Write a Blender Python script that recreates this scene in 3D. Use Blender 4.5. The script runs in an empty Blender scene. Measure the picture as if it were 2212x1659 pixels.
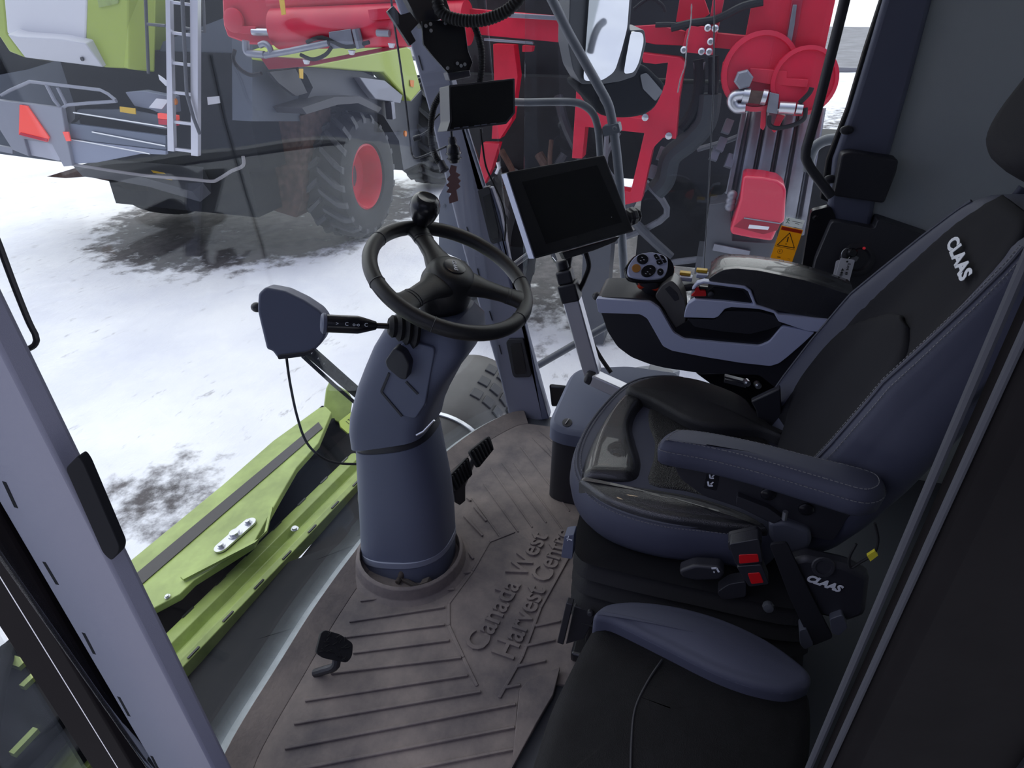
import bpy, bmesh, math, random
from mathutils import Vector, Matrix, Euler
random.seed(7)
V = Vector
PI = math.pi
R = math.radians
scene = bpy.context.scene
COL = scene.collection

# ------------------------------------------------------------------ camera
IMG_W, IMG_H = 2212, 1659
FPX, PITCH, YAW = 1400.0, R(31), R(17)
CAM = V((-1.3, 0.0, 1.5))
FWD = V((math.cos(PITCH)*math.cos(YAW), math.cos(PITCH)*math.sin(YAW), -math.sin(PITCH)))
RGT = V((math.sin(YAW), -math.cos(YAW), 0))
UPV = RGT.cross(FWD)
cd = bpy.data.cameras.new('camera')
cam = bpy.data.objects.new('camera', cd)
COL.objects.link(cam)
cam.location = CAM
cam.rotation_euler = Matrix((RGT, UPV, -FWD)).transposed().to_euler()
cd.sensor_width = 36.0
cd.lens = FPX/IMG_W*36.0
cd.clip_start = 0.01
cd.clip_end = 400
scene.camera = cam

def ray(px, py):
    return FWD + RGT*((px-IMG_W/2)/FPX) + UPV*((IMG_H/2-py)/FPX)

def pt(px, py, x=None, y=None, z=None, d=None, pl=None):
    """a measured point of the photograph on a known plane of the place"""
    r = ray(px, py)
    if x is not None: t = (x-CAM.x)/r.x
    elif y is not None: t = (y-CAM.y)/r.y
    elif z is not None: t = (z-CAM.z)/r.z
    elif pl is not None: t = (V(pl[0])-CAM).dot(V(pl[1]))/r.dot(V(pl[1]))
    else: t = d
    return CAM + r*t

def pts(lst, **k):
    return [pt(a, b, **k) for a, b in lst]

def zm(lst, ox, oy, s):
    return [(ox+a*s, oy+b*s) for a, b in lst]

# ------------------------------------------------------------------ objects
def tag(o, label=None, cat=None, group=None, kind=None):
    if label: o['label'] = label
    if cat: o['category'] = cat
    if group: o['group'] = group
    if kind: o['kind'] = kind
    return o

BASE = {}
def thing(name, label, cat, loc=(0, 0, 0), group=None):
    o = bpy.data.objects.new(name, None)
    COL.objects.link(o)
    o.location = loc
    o.empty_display_size = 0.05
    BASE[o] = V(loc)
    return tag(o, label, cat, group)

def spline(p, n=8, closed=False):
    p = [V(q) for q in p]
    N = len(p)
    out = []
    rng = N if closed else N-1
    for i in range(rng):
        if closed: a, b, c, d = p[i-1], p[i], p[(i+1) % N], p[(i+2) % N]
        else: a, b, c, d = p[max(i-1, 0)], p[i], p[i+1], p[min(i+2, N-1)]
        for k in range(n):
            t = k/n
            out.append(0.5*((2*b)+(c-a)*t+(2*a-5*b+4*c-d)*t*t+(3*b-a-3*c+d)*t**3))
    if not closed: out.append(p[-1])
    return out

def fillet(p, r, n=5):
    """round the corners of a closed polygon"""
    p = [V(q) for q in p]
    N = len(p)
    out = []
    for i in range(N):
        a, b, c = p[i-1], p[i], p[(i+1) % N]
        rr = r[i] if isinstance(r, (list, tuple)) else r
        la, lc = (a-b).length, (c-b).length
        rr = min(rr, la*.49, lc*.49)
        if rr < 1e-6: out.append(b); continue
        s, e = b+(a-b).normalized()*rr, b+(c-b).normalized()*rr
        for k in range(n+1):
            t = k/n
            out.append(s*(1-t)**2+b*2*t*(1-t)+e*t*t)
    return out

def poly_normal(p):
    n = V((0, 0, 0))
    for i in range(len(p)):
        a, b = p[i], p[(i+1) % len(p)]
        n += V(((a.y-b.y)*(a.z+b.z), (a.z-b.z)*(a.x+b.x), (a.x-b.x)*(a.y+b.y)))
    return n.normalized()

def towards_camera(p, n):
    c = sum((V(q) for q in p), V((0, 0, 0)))/len(p)
    return n if n.dot(CAM-c) > 0 else -n

class MB:
    def __init__(s): s.bm = bmesh.new(); s.mats = []; s.cur = 0
    def mat(s, m):
        if m not in s.mats: s.mats.append(m)
        s.cur = s.mats.index(m); return s
    def f(s, vs):
        try:
            fc = s.bm.faces.new(vs); fc.material_index = s.cur; return fc
        except ValueError: return None
    def v(s, p): return s.bm.verts.new(V(p))
    def prism(s, p, vec):
        p = [V(q) for q in p]; vec = V(vec)
        a = [s.v(q) for q in p]; b = [s.v(q+vec) for q in p]
        n = len(p)
        s.f(a[::-1]); s.f(b)
        for i in range(n): s.f([a[i], a[(i+1) % n], b[(i+1) % n], b[i]])
        return s
    def slab(s, p, t, front=True):
        """a flat outline given its thickness away from the viewer's side"""
        p = [V(q) for q in p]
        n = towards_camera(p, poly_normal(p))
        return s.prism(p, n*(-t if front else t))
    def box(s, c, d, rot=None):
        c = V(c); hx, hy, hz = d[0]/2, d[1]/2, d[2]/2
        m = rot if rot is not None else Matrix.Identity(3)
        if isinstance(m, Euler): m = m.to_matrix()
        q = [c+m@V((x, y, z)) for x in (-hx, hx) for y in (-hy, hy) for z in (-hz, hz)]
        w = [s.v(k) for k in q]
        for i in ((0, 1, 3, 2), (4, 6, 7, 5), (0, 4, 5, 1), (2, 3, 7, 6), (0, 2, 6, 4), (1, 5, 7, 3)):
            s.f([w[k] for k in i])
        return s
    def bar(s, a, b, w, h, up=(0, 0, 1)):
        """rectangular bar from a to b, w across, h along up"""
        a, b = V(a), V(b); d = (b-a).normalized(); u = V(up)
        x = d.cross(u).normalized(); u = x.cross(d).normalized()
        p = [a+x*i*w/2+u*j*h/2 for i, j in ((-1, -1), (1, -1), (1, 1), (-1, 1))]
        return s.prism(p, b-a)
    def rings(s, rr, closed=True, caps=True):
        vs = [[s.v(q) for q in r] for r in rr]
        n = len(vs[0])
        for a, b in zip(vs, vs[1:]):
            for i in range(n if closed else n-1):
                s.f([a[i], a[(i+1) % n], b[(i+1) % n], b[i]])
        if caps and closed:
            s.f(vs[0][::-1]); s.f(vs[-1])
        return s
    def tube(s, path, r, n=10, closed=False, caps=True):
        path = [V(q) for q in path]
        N = len(path)
        rr = []
        prev = None
        for i, q in enumerate(path):
            if closed: d = (path[(i+1) % N]-path[i-1]).normalized()
            else: d = (path[min(i+1, N-1)]-path[max(i-1, 0)]).normalized()
            if prev is None:
                u = d.orthogonal().normalized()
            else:
                u = (prev-d*prev.dot(d)).normalized()
            prev = u
            w = d.cross(u)
            rad = r[i] if isinstance(r, (list, tuple)) else r
            rr.append([q+(u*math.cos(2*PI*k/n)+w*math.sin(2*PI*k/n))*rad for k in range(n)])
        if closed:
            vs = [[s.v(q) for q in r_] for r_ in rr]
            # match the seam
            best = min(range(n), key=lambda k: (vs[0][k].co-vs[-1][0].co).length)
            for i in range(N):
                a, b = vs[i], vs[(i+1) % N]
                off = best if i == N-1 else 0
                for k in range(n): s.f([a[k], a[(k+1) % n], b[(k+1+off) % n], b[(k+off) % n]])
            return s
        return s.rings(rr, caps=caps)
    def corrugated(s, path, r, pitch=.012, n=10):
        path = [V(q) for q in path]
        L = sum((b-a).length for a, b in zip(path, path[1:]))
        m = max(8, int(L/pitch)*2)
        # resample
        out, acc, i = [], 0, 0
        seg = [(b-a).length for a, b in zip(path, path[1:])]
        for k in range(m+1):
            t = L*k/m
            acc, i = 0, 0
            while i < len(seg)-1 and acc+seg[i] < t: acc += seg[i]; i += 1
            out.append(path[i].lerp(path[i+1], min(1, (t-acc)/max(seg[i], 1e-9))))
        return s.tube(out, [r*(1.0 if k % 2 else .86) for k in range(m+1)], n)
    def lathe(s, prof, o, axis, n=28, caps=True):
        o, a = V(o), V(axis).normalized()
        u = a.orthogonal().normalized(); w = a.cross(u)
        rr = [[o+a*h+(u*math.cos(2*PI*k/n)+w*math.sin(2*PI*k/n))*max(r, 1e-4) for k in range(n)] for r, h in prof]
        return s.rings(rr, caps=caps)
    def ball(s, c, r, m=None, nu=16, nv=10):
        c = V(c); r = V(r) if not isinstance(r, (int, float)) else V((r, r, r))
        m = m if m is not None else Matrix.Identity(3)
        rr = []
        for i in range(nv+1):
            th = PI*(.001+.998*i/nv)
            rr.append([c+m@V((r.x*math.sin(th)*math.cos(2*PI*k/nu), r.y*math.sin(th)*math.sin(2*PI*k/nu), r.z*math.cos(th))) for k in range(nu)])
        return s.rings(rr)
    def bolt(s, p, axis, r=.008, h=.006):
        s.lathe([(r*1.5, 0), (r*1.5, h*.3), (r, h*.3), (r, h)], p, axis, 8)
        return s
    def grid(s, g):
        vs = [[s.v(q) for q in r] for r in g]
        for a, b in zip(vs, vs[1:]):
            for i in range(len(a)-1): s.f([a[i], a[i+1], b[i+1], b[i]])
        return s
    def text(s, string, o, xd, yd, size, thick=.001, shear=0.0, bold=0.0, width=None, align='LEFT'):
        """raised lettering: o baseline start, xd along the line, yd up the letters"""
        cu = bpy.data.curves.new('lettering', 'FONT')
        cu.body = string; cu.size = 1.0; cu.offset = bold; cu.shear = shear; cu.resolution_u = 3
        cu.align_x = align
        to = bpy.data.objects.new('lettering', cu); COL.objects.link(to)
        dg = bpy.context.evaluated_depsgraph_get(); dg.update()
        me = bpy.data.meshes.new_from_object(to.evaluated_get(dg))
        bpy.data.objects.remove(to); bpy.data.curves.remove(cu)
        xs = [v.co.x for v in me.vertices]
        if not xs: return s
        k = size
        kx = size
        if width: kx = width/(max(xs)-min(xs))
        o, xd, yd = V(o), V(xd).normalized(), V(yd)
        zd = xd.cross(yd).normalized(); yd = zd.cross(xd).normalized()
        tb = bmesh.new(); tb.from_mesh(me)
        bmesh.ops.dissolve_limit(tb, angle_limit=.001, verts=tb.verts, edges=tb.edges)
        x0 = min(xs) if align == 'LEFT' else 0
        vm = {}
        lo = {v: s.v(o+xd*((v.co.x-x0)*kx)+yd*(v.co.y*k)) for v in tb.verts}
        hi = {v: s.v(o+xd*((v.co.x-x0)*kx)+yd*(v.co.y*k)+zd*thick) for v in tb.verts}
        for fc in tb.faces:
            s.f([hi[v] for v in fc.verts])
        for e in tb.edges:
            if len(e.link_faces) == 1:
                l = e.link_loops[0]
                a, b = l.vert, l.link_loop_next.vert
                s.f([lo[a], lo[b], hi[b], hi[a]])
        tb.free(); bpy.data.meshes.remove(me)
        return s
    def build(s, name, mat, parent=None, bevel=0, seg=2, sub=0, smooth=True, angle=35, label=None, weld=False, ang_limit=30):
        bmesh.ops.recalc_face_normals(s.bm, faces=s.bm.faces)
        if parent is not None:
            base = BASE[parent]
        else:
            co = [v.co for v in s.bm.verts]
            base = V(((min(c.x for c in co)+max(c.x for c in co))/2, (min(c.y for c in co)+max(c.y for c in co))/2, min(c.z for c in co)))
        for v in s.bm.verts: v.co -= base
        me = bpy.data.meshes.new(name)
        s.bm.to_mesh(me); s.bm.free()
        for m in (s.mats or [mat]): me.materials.append(m)
        if smooth:
            me.polygons.foreach_set('use_smooth', [True]*len(me.polygons))
            try: me.set_sharp_from_angle(angle=R(angle))
            except Exception: pass
        o = bpy.data.objects.new(name, me)
        COL.objects.link(o)
        if parent is not None:
            o.parent = parent
            BASE[o] = base
        else:
            o.location = base
            BASE[o] = base
        if bevel:
            md = o.modifiers.new('bevel', 'BEVEL'); md.width = bevel; md.segments = seg
            md.limit_method = 'ANGLE'; md.angle_limit = R(ang_limit); md.harden_normals = False
        if sub:
            md = o.modifiers.new('subsurf', 'SUBSURF'); md.levels = sub; md.render_levels = sub
        if label: o['label'] = label
        return o

def structure(mb, name, mat, **k):
    o = mb.build(name, mat, **k); o['kind'] = 'structure'; return o

# ------------------------------------------------------------------ materials
def nodes(name):
    m = bpy.data.materials.new(name); m.use_nodes = True
    nt = m.node_tree
    return m, nt, nt.nodes['Principled BSDF']

def srgb(r, g, b):
    f = lambda c: (c/255/12.92) if c/255 <= .04045 else ((c/255+.055)/1.055)**2.4
    return (f(r), f(g), f(b))

def pm(name, col, rough=.5, metal=0.0, var=0.0, vscale=6.0, bump=0.0, bscale=200.0, spec=.5, coat=0.0, btype='NOISE', col2=None, emit=None):
    m, nt, b = nodes(name)
    L = nt.links
    b.inputs['Base Color'].default_value = (*col, 1)
    b.inputs['Roughness'].default_value = rough
    b.inputs['Metallic'].default_value = metal
    b.inputs['Specular IOR Level'].default_value = spec
    b.inputs['Coat Weight'].default_value = coat
    tc = nt.nodes.new('ShaderNodeTexCoord')
    if var or col2:
        n = nt.nodes.new('ShaderNodeTexNoise'); n.inputs['Scale'].default_value = vscale; n.inputs['Detail'].default_value = 6; n.inputs['Roughness'].default_value = .65
        L.new(tc.outputs['Object'], n.inputs['Vector'])
        r = nt.nodes.new('ShaderNodeValToRGB')
        c2 = col2 or tuple(c*(1-var) for c in col)
        r.color_ramp.elements[0].position = .35; r.color_ramp.elements[1].position = .68
        r.color_ramp.elements[0].color = (*c2, 1); r.color_ramp.elements[1].color = (*col, 1)
        L.new(n.outputs['Fac'], r.inputs['Fac']); L.new(r.outputs['Color'], b.inputs['Base Color'])
        mr = nt.nodes.new('ShaderNodeMapRange'); mr.inputs['To Min'].default_value = min(1, rough+.12); mr.inputs['To Max'].default_value = max(0, rough-.05)
        L.new(n.outputs['Fac'], mr.inputs['Value']); L.new(mr.outputs['Result'], b.inputs['Roughness'])
    if bump:
        if btype == 'VORONOI':
            n2 = nt.nodes.new('ShaderNodeTexVoronoi'); n2.inputs['Scale'].default_value = bscale; o2 = n2.outputs['Distance']
        else:
            n2 = nt.nodes.new('ShaderNodeTexNoise'); n2.inputs['Scale'].default_value = bscale; n2.inputs['Detail'].default_value = 3; o2 = n2.outputs['Fac']
        L.new(tc.outputs['Object'], n2.inputs['Vector'])
        bp = nt.nodes.new('ShaderNodeBump'); bp.inputs['Strength'].default_value = bump; bp.inputs['Distance'].default_value = .002
        L.new(o2, bp.inputs['Height']); L.new(bp.outputs['Normal'], b.inputs['Normal'])
    if emit:
        b.inputs['Emission Color'].default_value = (*emit[0], 1); b.inputs['Emission Strength'].default_value = emit[1]
    return m

def glass(name, tint=(.93, .96, .97), ior=1.45, haze=.0, hscale=3.0, hcol=(.6, .66, .75)):
    m = bpy.data.materials.new(name); m.use_nodes = True
    nt = m.node_tree; nt.nodes.clear(); L = nt.links
    out = nt.nodes.new('ShaderNodeOutputMaterial')
    tr = nt.nodes.new('ShaderNodeBsdfTransparent'); tr.inputs['Color'].default_value = (*tint, 1)
    gl = nt.nodes.new('ShaderNodeBsdfGlossy'); gl.inputs['Roughness'].default_value = .0
    lw = nt.nodes.new('ShaderNodeLayerWeight'); lw.inputs['Blend'].default_value = .5
    pw = nt.nodes.new('ShaderNodeMath'); pw.operation = 'POWER'; pw.inputs[1].default_value = 5.0
    fr = nt.nodes.new('ShaderNodeMath'); fr.operation = 'MULTIPLY_ADD'; fr.inputs[1].default_value = .85; fr.inputs[2].default_value = .035
    L.new(lw.outputs['Facing'], pw.inputs[0]); L.new(pw.outputs[0], fr.inputs[0])
    mx = nt.nodes.new('ShaderNodeMixShader')
    L.new(fr.outputs[0], mx.inputs['Fac']); L.new(tr.outputs['BSDF'], mx.inputs[1]); L.new(gl.outputs['BSDF'], mx.inputs[2])
    last = mx
    if haze:
        df = nt.nodes.new('ShaderNodeBsdfDiffuse'); df.inputs['Color'].default_value = (*hcol, 1)
        tc = nt.nodes.new('ShaderNodeTexCoord')
        n = nt.nodes.new('ShaderNodeTexNoise'); n.inputs['Scale'].default_value = hscale; n.inputs['Detail'].default_value = 5
        L.new(tc.outputs['Object'], n.inputs['Vector'])
        mr = nt.nodes.new('ShaderNodeMapRange'); mr.inputs['From Min'].default_value = .35; mr.inputs['From Max'].default_value = .7
        mr.inputs['To Min'].default_value = haze*.4; mr.inputs['To Max'].default_value = haze*1.3
        L.new(n.outputs['Fac'], mr.inputs['Value'])
        m2 = nt.nodes.new('ShaderNodeMixShader')
        L.new(mr.outputs['Result'], m2.inputs['Fac']); L.new(mx.outputs['Shader'], m2.inputs[1]); L.new(df.outputs['BSDF'], m2.inputs[2])
        last = m2
    L.new(last.outputs['Shader'], out.inputs['Surface'])
    return m

M = {}
M['trim'] = pm('grey_trim_plastic', (.23, .235, .305), .55, bump=.15, bscale=900)
M['column'] = pm('blue_grey_plastic', (.125, .14, .205), .5, bump=.2, bscale=900)
M['black'] = pm('black_plastic', (.028, .028, .036), .45, bump=.15, bscale=700)
M['gloss_black'] = pm('gloss_black', (.014, .014, .018), .25)
M['rubber'] = pm('rubber', (.016, .016, .019), .65, spec=.25, bump=.3, bscale=300)
M['rim'] = pm('steering_rim_rubber', (.018, .018, .019), .42, bump=.2, bscale=900)
M['silver'] = pm('silver_plastic', (.58, .62, .82), .4)
M['alu'] = pm('brushed_aluminium', (.62, .62, .68), .38, metal=.55, bump=.1, bscale=300)
M['steel'] = pm('zinc_steel', (.55, .56, .6), .3, metal=.9)
M['fabric'] = pm('blue_grey_leatherette', (.066, .071, .11), .55, bump=.2, bscale=1300, spec=.35)
M['leather'] = pm('black_leather', (.020, .020, .024), .25, spec=1.0, coat=.5, bump=.35, bscale=650, btype='VORONOI')
M['dark_fabric'] = pm('black_fabric', (.020, .020, .025), .8, spec=.15, bump=.35, bscale=1300)
M['stitch'] = pm('grey_thread', (.20, .20, .22), .8)
M['perf'] = pm('perforated_leather', (.022, .022, .024), .4, bump=.7, bscale=330, btype='VORONOI')
M['mat'] = pm('dusty_rubber_mat', (.27, .225, .21), .8, col2=(.105, .092, .10), vscale=4, bump=.5, bscale=120)
M['dusty'] = pm('brown_dust_rubber', (.12, .095, .08), .9, col2=(.06, .052, .05), vscale=20, bump=.4, bscale=90)
M['wall'] = pm('grey_felt_lining', (.50, .53, .54), .95, bump=.3, bscale=600)
M['red'] = pm('red_paint', (.66, .014, .05), .38, var=.2, vscale=3)
M['red_plastic'] = pm('red_button', (.7, .01, .015), .4)
M['orange_red'] = pm('orange_red_plastic', (.75, .05, .015), .4)
M['tail_red'] = pm('red_reflector_glow', (.85, .06, .05), .3, emit=((1, .12, .08), .25))  # faint glow put into the red; triangle and side marker are no lamps
M['orange'] = pm('orange_plastic', (.75, .22, .02), .4)
M['amber'] = pm('amber_button', (.55, .24, .05), .5)
M['yellow'] = pm('yellow_label', (.72, .45, .03), .5)
M['white'] = pm('white_paint', (.75, .75, .78), .4)
M['paper'] = pm('white_card', (.78, .78, .82), .7)
M['lime'] = pm('lime_paint', (.36, .46, .13), .4, var=.35, vscale=5)
M['lime_clean'] = pm('lime_panel', (.40, .50, .08), .35)
M['strip'] = pm('anti_slip_strip', (.09, .085, .085), .9, bump=.6, bscale=300)
M['seal'] = pm('pale_seal', (.55, .6, .63), .6, var=.3, vscale=15)
M['darkgrey'] = pm('dark_grey_paint', (.065, .07, .085), .45)
M['midgrey'] = pm('mid_grey_paint', (.17, .18, .21), .45, var=.3, vscale=4)
M['tyre'] = pm('tyre_rubber', (.03, .032, .036), .75, var=.4, vscale=5, bump=.3, bscale=60)
M['galv'] = pm('galvanised_sheet', (.30, .31, .36), .4, metal=.6, var=.3, vscale=3)
M['rust'] = pm('rusty_steel', (.11, .06, .045), .8, var=.6, vscale=9)
M['drum'] = pm('dusty_grey_drum', (.075, .07, .072), .45, var=.25, vscale=9)
M['mirror'] = pm('mirror_glass', (.62, .64, .70), .04, metal=1.0)
M['screen'] = pm('dark_screen', (.004, .004, .006), .22, spec=.35)
M['led'] = pm('red_led', (.5, .02, .03), .4, emit=((1, .05, .08), .12))
M['text_white'] = pm('white_print', (.80, .82, .88), .6)
M['text_black'] = pm('black_print', (.02, .02, .02), .6)
M['green_print'] = pm('green_print', (.02, .22, .12), .6)
M['dark_brown'] = pm('dark_brown_card', (.10, .045, .045), .8)
M['void'] = pm('matt_black_paint_and_shade', (.012, .013, .016), .85, spec=.15)
M['ceil'] = pm('headliner', (.16, .16, .18), .9)
def translucent(name, col, k=.5):
    m, nt, b = nodes(name)
    b.inputs['Base Color'].default_value = (*col, 1); b.inputs['Roughness'].default_value = .5
    tr = nt.nodes.new('ShaderNodeBsdfTranslucent'); tr.inputs['Color'].default_value = (*col, 1)
    mx = nt.nodes.new('ShaderNodeMixShader'); mx.inputs['Fac'].default_value = k
    out = nt.nodes['Material Output']
    nt.links.new(b.outputs['BSDF'], mx.inputs[1]); nt.links.new(tr.outputs['BSDF'], mx.inputs[2]); nt.links.new(mx.outputs['Shader'], out.inputs['Surface'])
    return m
M['film_yellow'] = translucent('yellow_film', (.80, .50, .04))
M['film_white'] = translucent('white_film', (.8, .82, .82))
M['glass_front'] = glass('windshield_glass', haze=.014)
M['glass_side'] = glass('side_glass', haze=.045, hscale=2.0)
# ------------------------------------------------------------------ the cab shell
TOP = 1.85
front = spline([V((-.86, .72, 0)), V((-.80, .81, 0)), V((-.70, .867, 0)), V((-.45, .886, 0)), V((-.255, .895, 0)), V((0, .886, 0)), V((.35, .845, 0)), V((.62, .77, 0)), V((.80, .675, 0)), V((.86, .60, 0))], 6)
fl = MB()
fl.prism([V((.88, .60, 0)), V((.88, -.95, 0)), V((-.88, -.95, 0)), V((-.88, .70, 0))]+[p.copy() for p in front], (0, 0, -.06))
structure(fl, 'floor', M['darkgrey'])

def off2(p, d):
    """shift a plan curve sideways (towards the outside of the cab)"""
    out = []
    for i in range(len(p)):
        t = (p[min(i+1, len(p)-1)]-p[max(i-1, 0)]).normalized()
        out.append(p[i]+V((-t.y, t.x, 0))*d)
    return out

s0, s1 = off2(front, .0), off2(front, .026)
sb = MB()
sb.rings([[a+V((0, 0, .012)), b+V((0, 0, .006)), b+V((0, 0, -.05)), a+V((0, 0, -.05))] for a, b in zip(s0, s1)])
structure(sb, 'trim_1', M['seal'], label='pale sealing strip along the foot of the windshield')

# windshield: curved in plan, leaning forward towards the roof
gcurve = off2(front, .034)
def lean(z): return .10*z
ws = MB()
zs = [-.04+(TOP+.04)*k/14 for k in range(15)]
outer = [[p+V((p.x*.03*z, lean(z), z)) for p in gcurve] for z in zs]
ws.grid(outer)
o = structure(ws, 'window_1', M['glass_front'], label='large curved windshield', angle=180)
md = o.modifiers.new('solid', 'SOLIDIFY'); md.thickness = .005

# right side glass between the two right pillars
sg = MB(); sg.box((.885, .10, .91), (.006, 1.05, 1.84))
structure(sg, 'window_2', M['glass_side'], smooth=False, label='right side window')
sm = MB()
sm.tube(pts([(1543, 0), (1541, 200), (1530, 420), (1522, 560), (1520, 700)], x=.880), .0022, 6)
structure(sm, 'trim_2', M['midgrey'], label='thin seam of the right side window')

# roof and headliner
rf = MB(); rf.box((0, .10, TOP+.05), (1.98, 2.3, .1))
structure(rf, 'ceiling', M['ceil'], bevel=.02)

# left front pillar, grey trim with a chamfered inner edge
def leany(z): return -.062*(1.22-z)
pl = MB()
rr = []
for z in (-.06, .3, .6, .9, 1.2, 1.5, TOP):
    d = leany(z)
    rr.append([V((-.835, .722+d, z)), V((-.860, .729+d, z)), V((-.862, .880+d, z)), V((-.845, .89+d, z)), V((-.76, .91+d, z)), V((-.76, .87+d, z))])
pl.rings(rr)
structure(pl, 'trim_3', M['trim'], bevel=.004, label='grey left front pillar with short slots')
def on_left(px, py, e=.0005):
    return pt(px, py, x=-.8605-e)
sl = MB()
for a, b in (((10, 1040), (36, 1096)), ((96, 1213), (125, 1262)), ((181, 1366), (205, 1412)), ((257, 1504), (280, 1546)), ((328, 1632), (350, 1675))):
    p, q = on_left(*a), on_left(*b)
    sl.bar(p, q, .0065, .002, up=(1, 0, 0))
structure(sl, 'trim_4', M['void'], label='row of short dark slots in the left front pillar')
# black clip block on the pillar edge
cb = MB()
cb.slab(fillet(pts([(141, 1012), (168, 984), (180, 1000), (258, 1180), (256, 1195), (240, 1212), (222, 1195)], x=-.866), .006, 3), .012)
ob = cb.build('pillar_clip', M['void'], bevel=.004, seg=2)
tag(ob, 'long black clip on the inner edge of the left grey pillar', 'clip')
# door seal along the outer edge of the pillar
ds = MB()
rr = []
for z in (-.06, .3, .6, .9, 1.2, 1.5, TOP):
    d = leany(z)*.7
    rr.append([V((-.862, .888+d, z)), V((-.875, .90+d, z)), V((-.875, .945+d, z)), V((-.865, .95+d, z)), V((-.865, 1.05+d, z)), V((-.85, 1.06+d, z)), V((-.78, 1.03+d, z)), V((-.78, .90+d, z))])
ds.rings(rr)
structure(ds, 'trim_5', pm('brown_black_rubber', (.008, .006, .007), .8, spec=.1), bevel=.003, label='black rubber seal beside the left front pillar')
ml = MB()
ml.tube([V((-.872, .947+leany(z)*.7, z)) for z in (-.06, .3, .6, .9, 1.2, 1.5, TOP)], .0022, 6)
structure(ml, 'trim_6', M['steel'], label='thin bright metal edge in the left door seal')
cg = MB(); cg.box((-.86, 1.19, .9), (.006, .30, 1.9))
structure(cg, 'window_3', M['glass_side'], smooth=False, label='narrow corner glass left of the left pillar')

# left rear pillar (door post) with rubber lip, rib and bolts
dp = MB()
dp.prism([V((-.80, -.30, -.06)), V((-.862, -.186, -.06)), V((-.885, -.205, -.06)), V((-.885, -.50, -.06)), V((-.86, -.52, -.06)), V((-.86, -.95, -.06)), V((-.78, -.95, -.06)), V((-.78, -.36, -.06))], (0, 0, TOP+.06))
structure(dp, 'wall_left', pm('black_brown_panel', (.008, .007, .008), .7, spec=.12, bump=.3, bscale=40, var=.25, vscale=6), bevel=.008, label='dark door post and left rear wall')
lp = MB()
lp.tube([V((-.862, -.183, z)) for z in (0, .5, 1.0, 1.5, TOP)], .0035, 8)
lp.tube([V((-.874, -.193, z)) for z in (0, .5, 1.0, 1.5, TOP)], .003, 8)
structure(lp, 'trim_7', pm('grey_rubber_lip', (.05, .053, .065), .6, spec=.3), label='rubber lip along the dark door post')
rb = MB()
rb.box((-.886, -.345, .9), (.012, .05, 1.75)); rb.box((-.889, -.345, .9), (.012, .022, 1.75))
rb.box((-.884, -.50, .9), (.014, .02, 1.75))
structure(rb, 'trim_8', pm('post_rib_paint', (.014, .015, .02), .6, spec=.3), bevel=.003, label='raised rib with bolts on the dark door post')

# right front pillar
rp = MB()
rp.slab(pts([(793, -160), (846, -14), (884, 91), (928, 246), (960, 380), (1000, 540), (1045, 700), (1075, 800), (1088, 850), (1096, 885), (1100, 905), (1130, 917), (1186, 905), (1170, 850), (1140, 740), (1090, 560), (1045, 420), (1003, 283), (968, 150), (925, -14), (887, -160)], x=.845), .05)
structure(rp, 'trim_9', M['trim'], bevel=.008, seg=3, label='grey right front pillar leaning away')
rp = MB()
rp.slab(pts([(1003, 290), (1033, 405), (1062, 406), (1080, 460), (1100, 560), (1165, 830), (1186, 905), (1170, 908), (1140, 740), (1090, 560), (1060, 470), (1045, 420)], x=.835), .03)
structure(rp, 'trim_10', M['column'], bevel=.004, label='darker edge strip of the right front pillar')
ss = MB()
for a, b in (((904, 120), (913, 152)), ((1008, 490), (1015, 515)), ((1031, 580), (1038, 607)), ((1057, 672), (1063, 692)), ((1078, 745), (1083, 765))):
    ss.bar(pt(*a, x=.844), pt(*b, x=.844), .0025, .004, up=(1, 0, 0))
structure(ss, 'trim_11', M['black'], label='thin dark slots in the right front pillar')
for i, (q, lab) in enumerate(((((1031, 412), (1056, 402), (1086, 508), (1085, 520), (1064, 528), (1058, 520)), 'upper black recessed insert in the right front pillar behind the wheel knob'),
                              (((1093, 740), (1098, 733), (1130, 732), (1148, 808), (1144, 815), (1112, 816), (1107, 810)), 'lower black recessed insert in the right front pillar above the pedals'))):
    ii = MB(); ii.slab(fillet(pts(q, x=.833), .006, 3), .02)
    t = thing('pillar_insert', lab, 'insert', pt(*q[-1], x=.833), 'black inserts in the right pillar')
    ii.build('frame', M['black'], t, bevel=.003)
    c = sum((V((a[0], a[1], 0)) for a in q), V((0, 0, 0)))/len(q)
    jj = MB(); jj.slab(pts([(c.x+(a[0]-c.x)*.62, c.y+(a[1]-c.y)*.8) for a in q], x=.831), .004)
    jj.build('panel', M['gloss_black'], t)
rp = MB(); rp.slab(pts([(948, 425), (968, 385), (1005, 395), (1070, 575), (1062, 590), (948, 540)], x=.93), .03); rp.bolt(pt(959, 444, x=.928), (-1, -.3, 0), .006, .004)
structure(rp, 'trim_16', M['column'], bevel=.004, label='blue grey plate outside behind the right front pillar')
rp = MB(); rp.tube(spline(pts([(1494, 8), (1492, 50), (1484, 90), (1478, 140), (1470, 170), (1464, 200)], x=.880), 4), [.0012, .0016]+[.002]*30, 5)
rp.bm.clear()
path_ = spline(pts([(1494, 8), (1492, 50), (1484, 90), (1480, 140), (1470, 170), (1464, 200)], x=.880), 4); rp.tube(path_, [.0010+.0012*abs(math.sin(i*1.7)) for i in range(len(path_))], 5)
structure(rp, 'trim_17', M['paper'], label='whitish dried streak on the right window')
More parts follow.
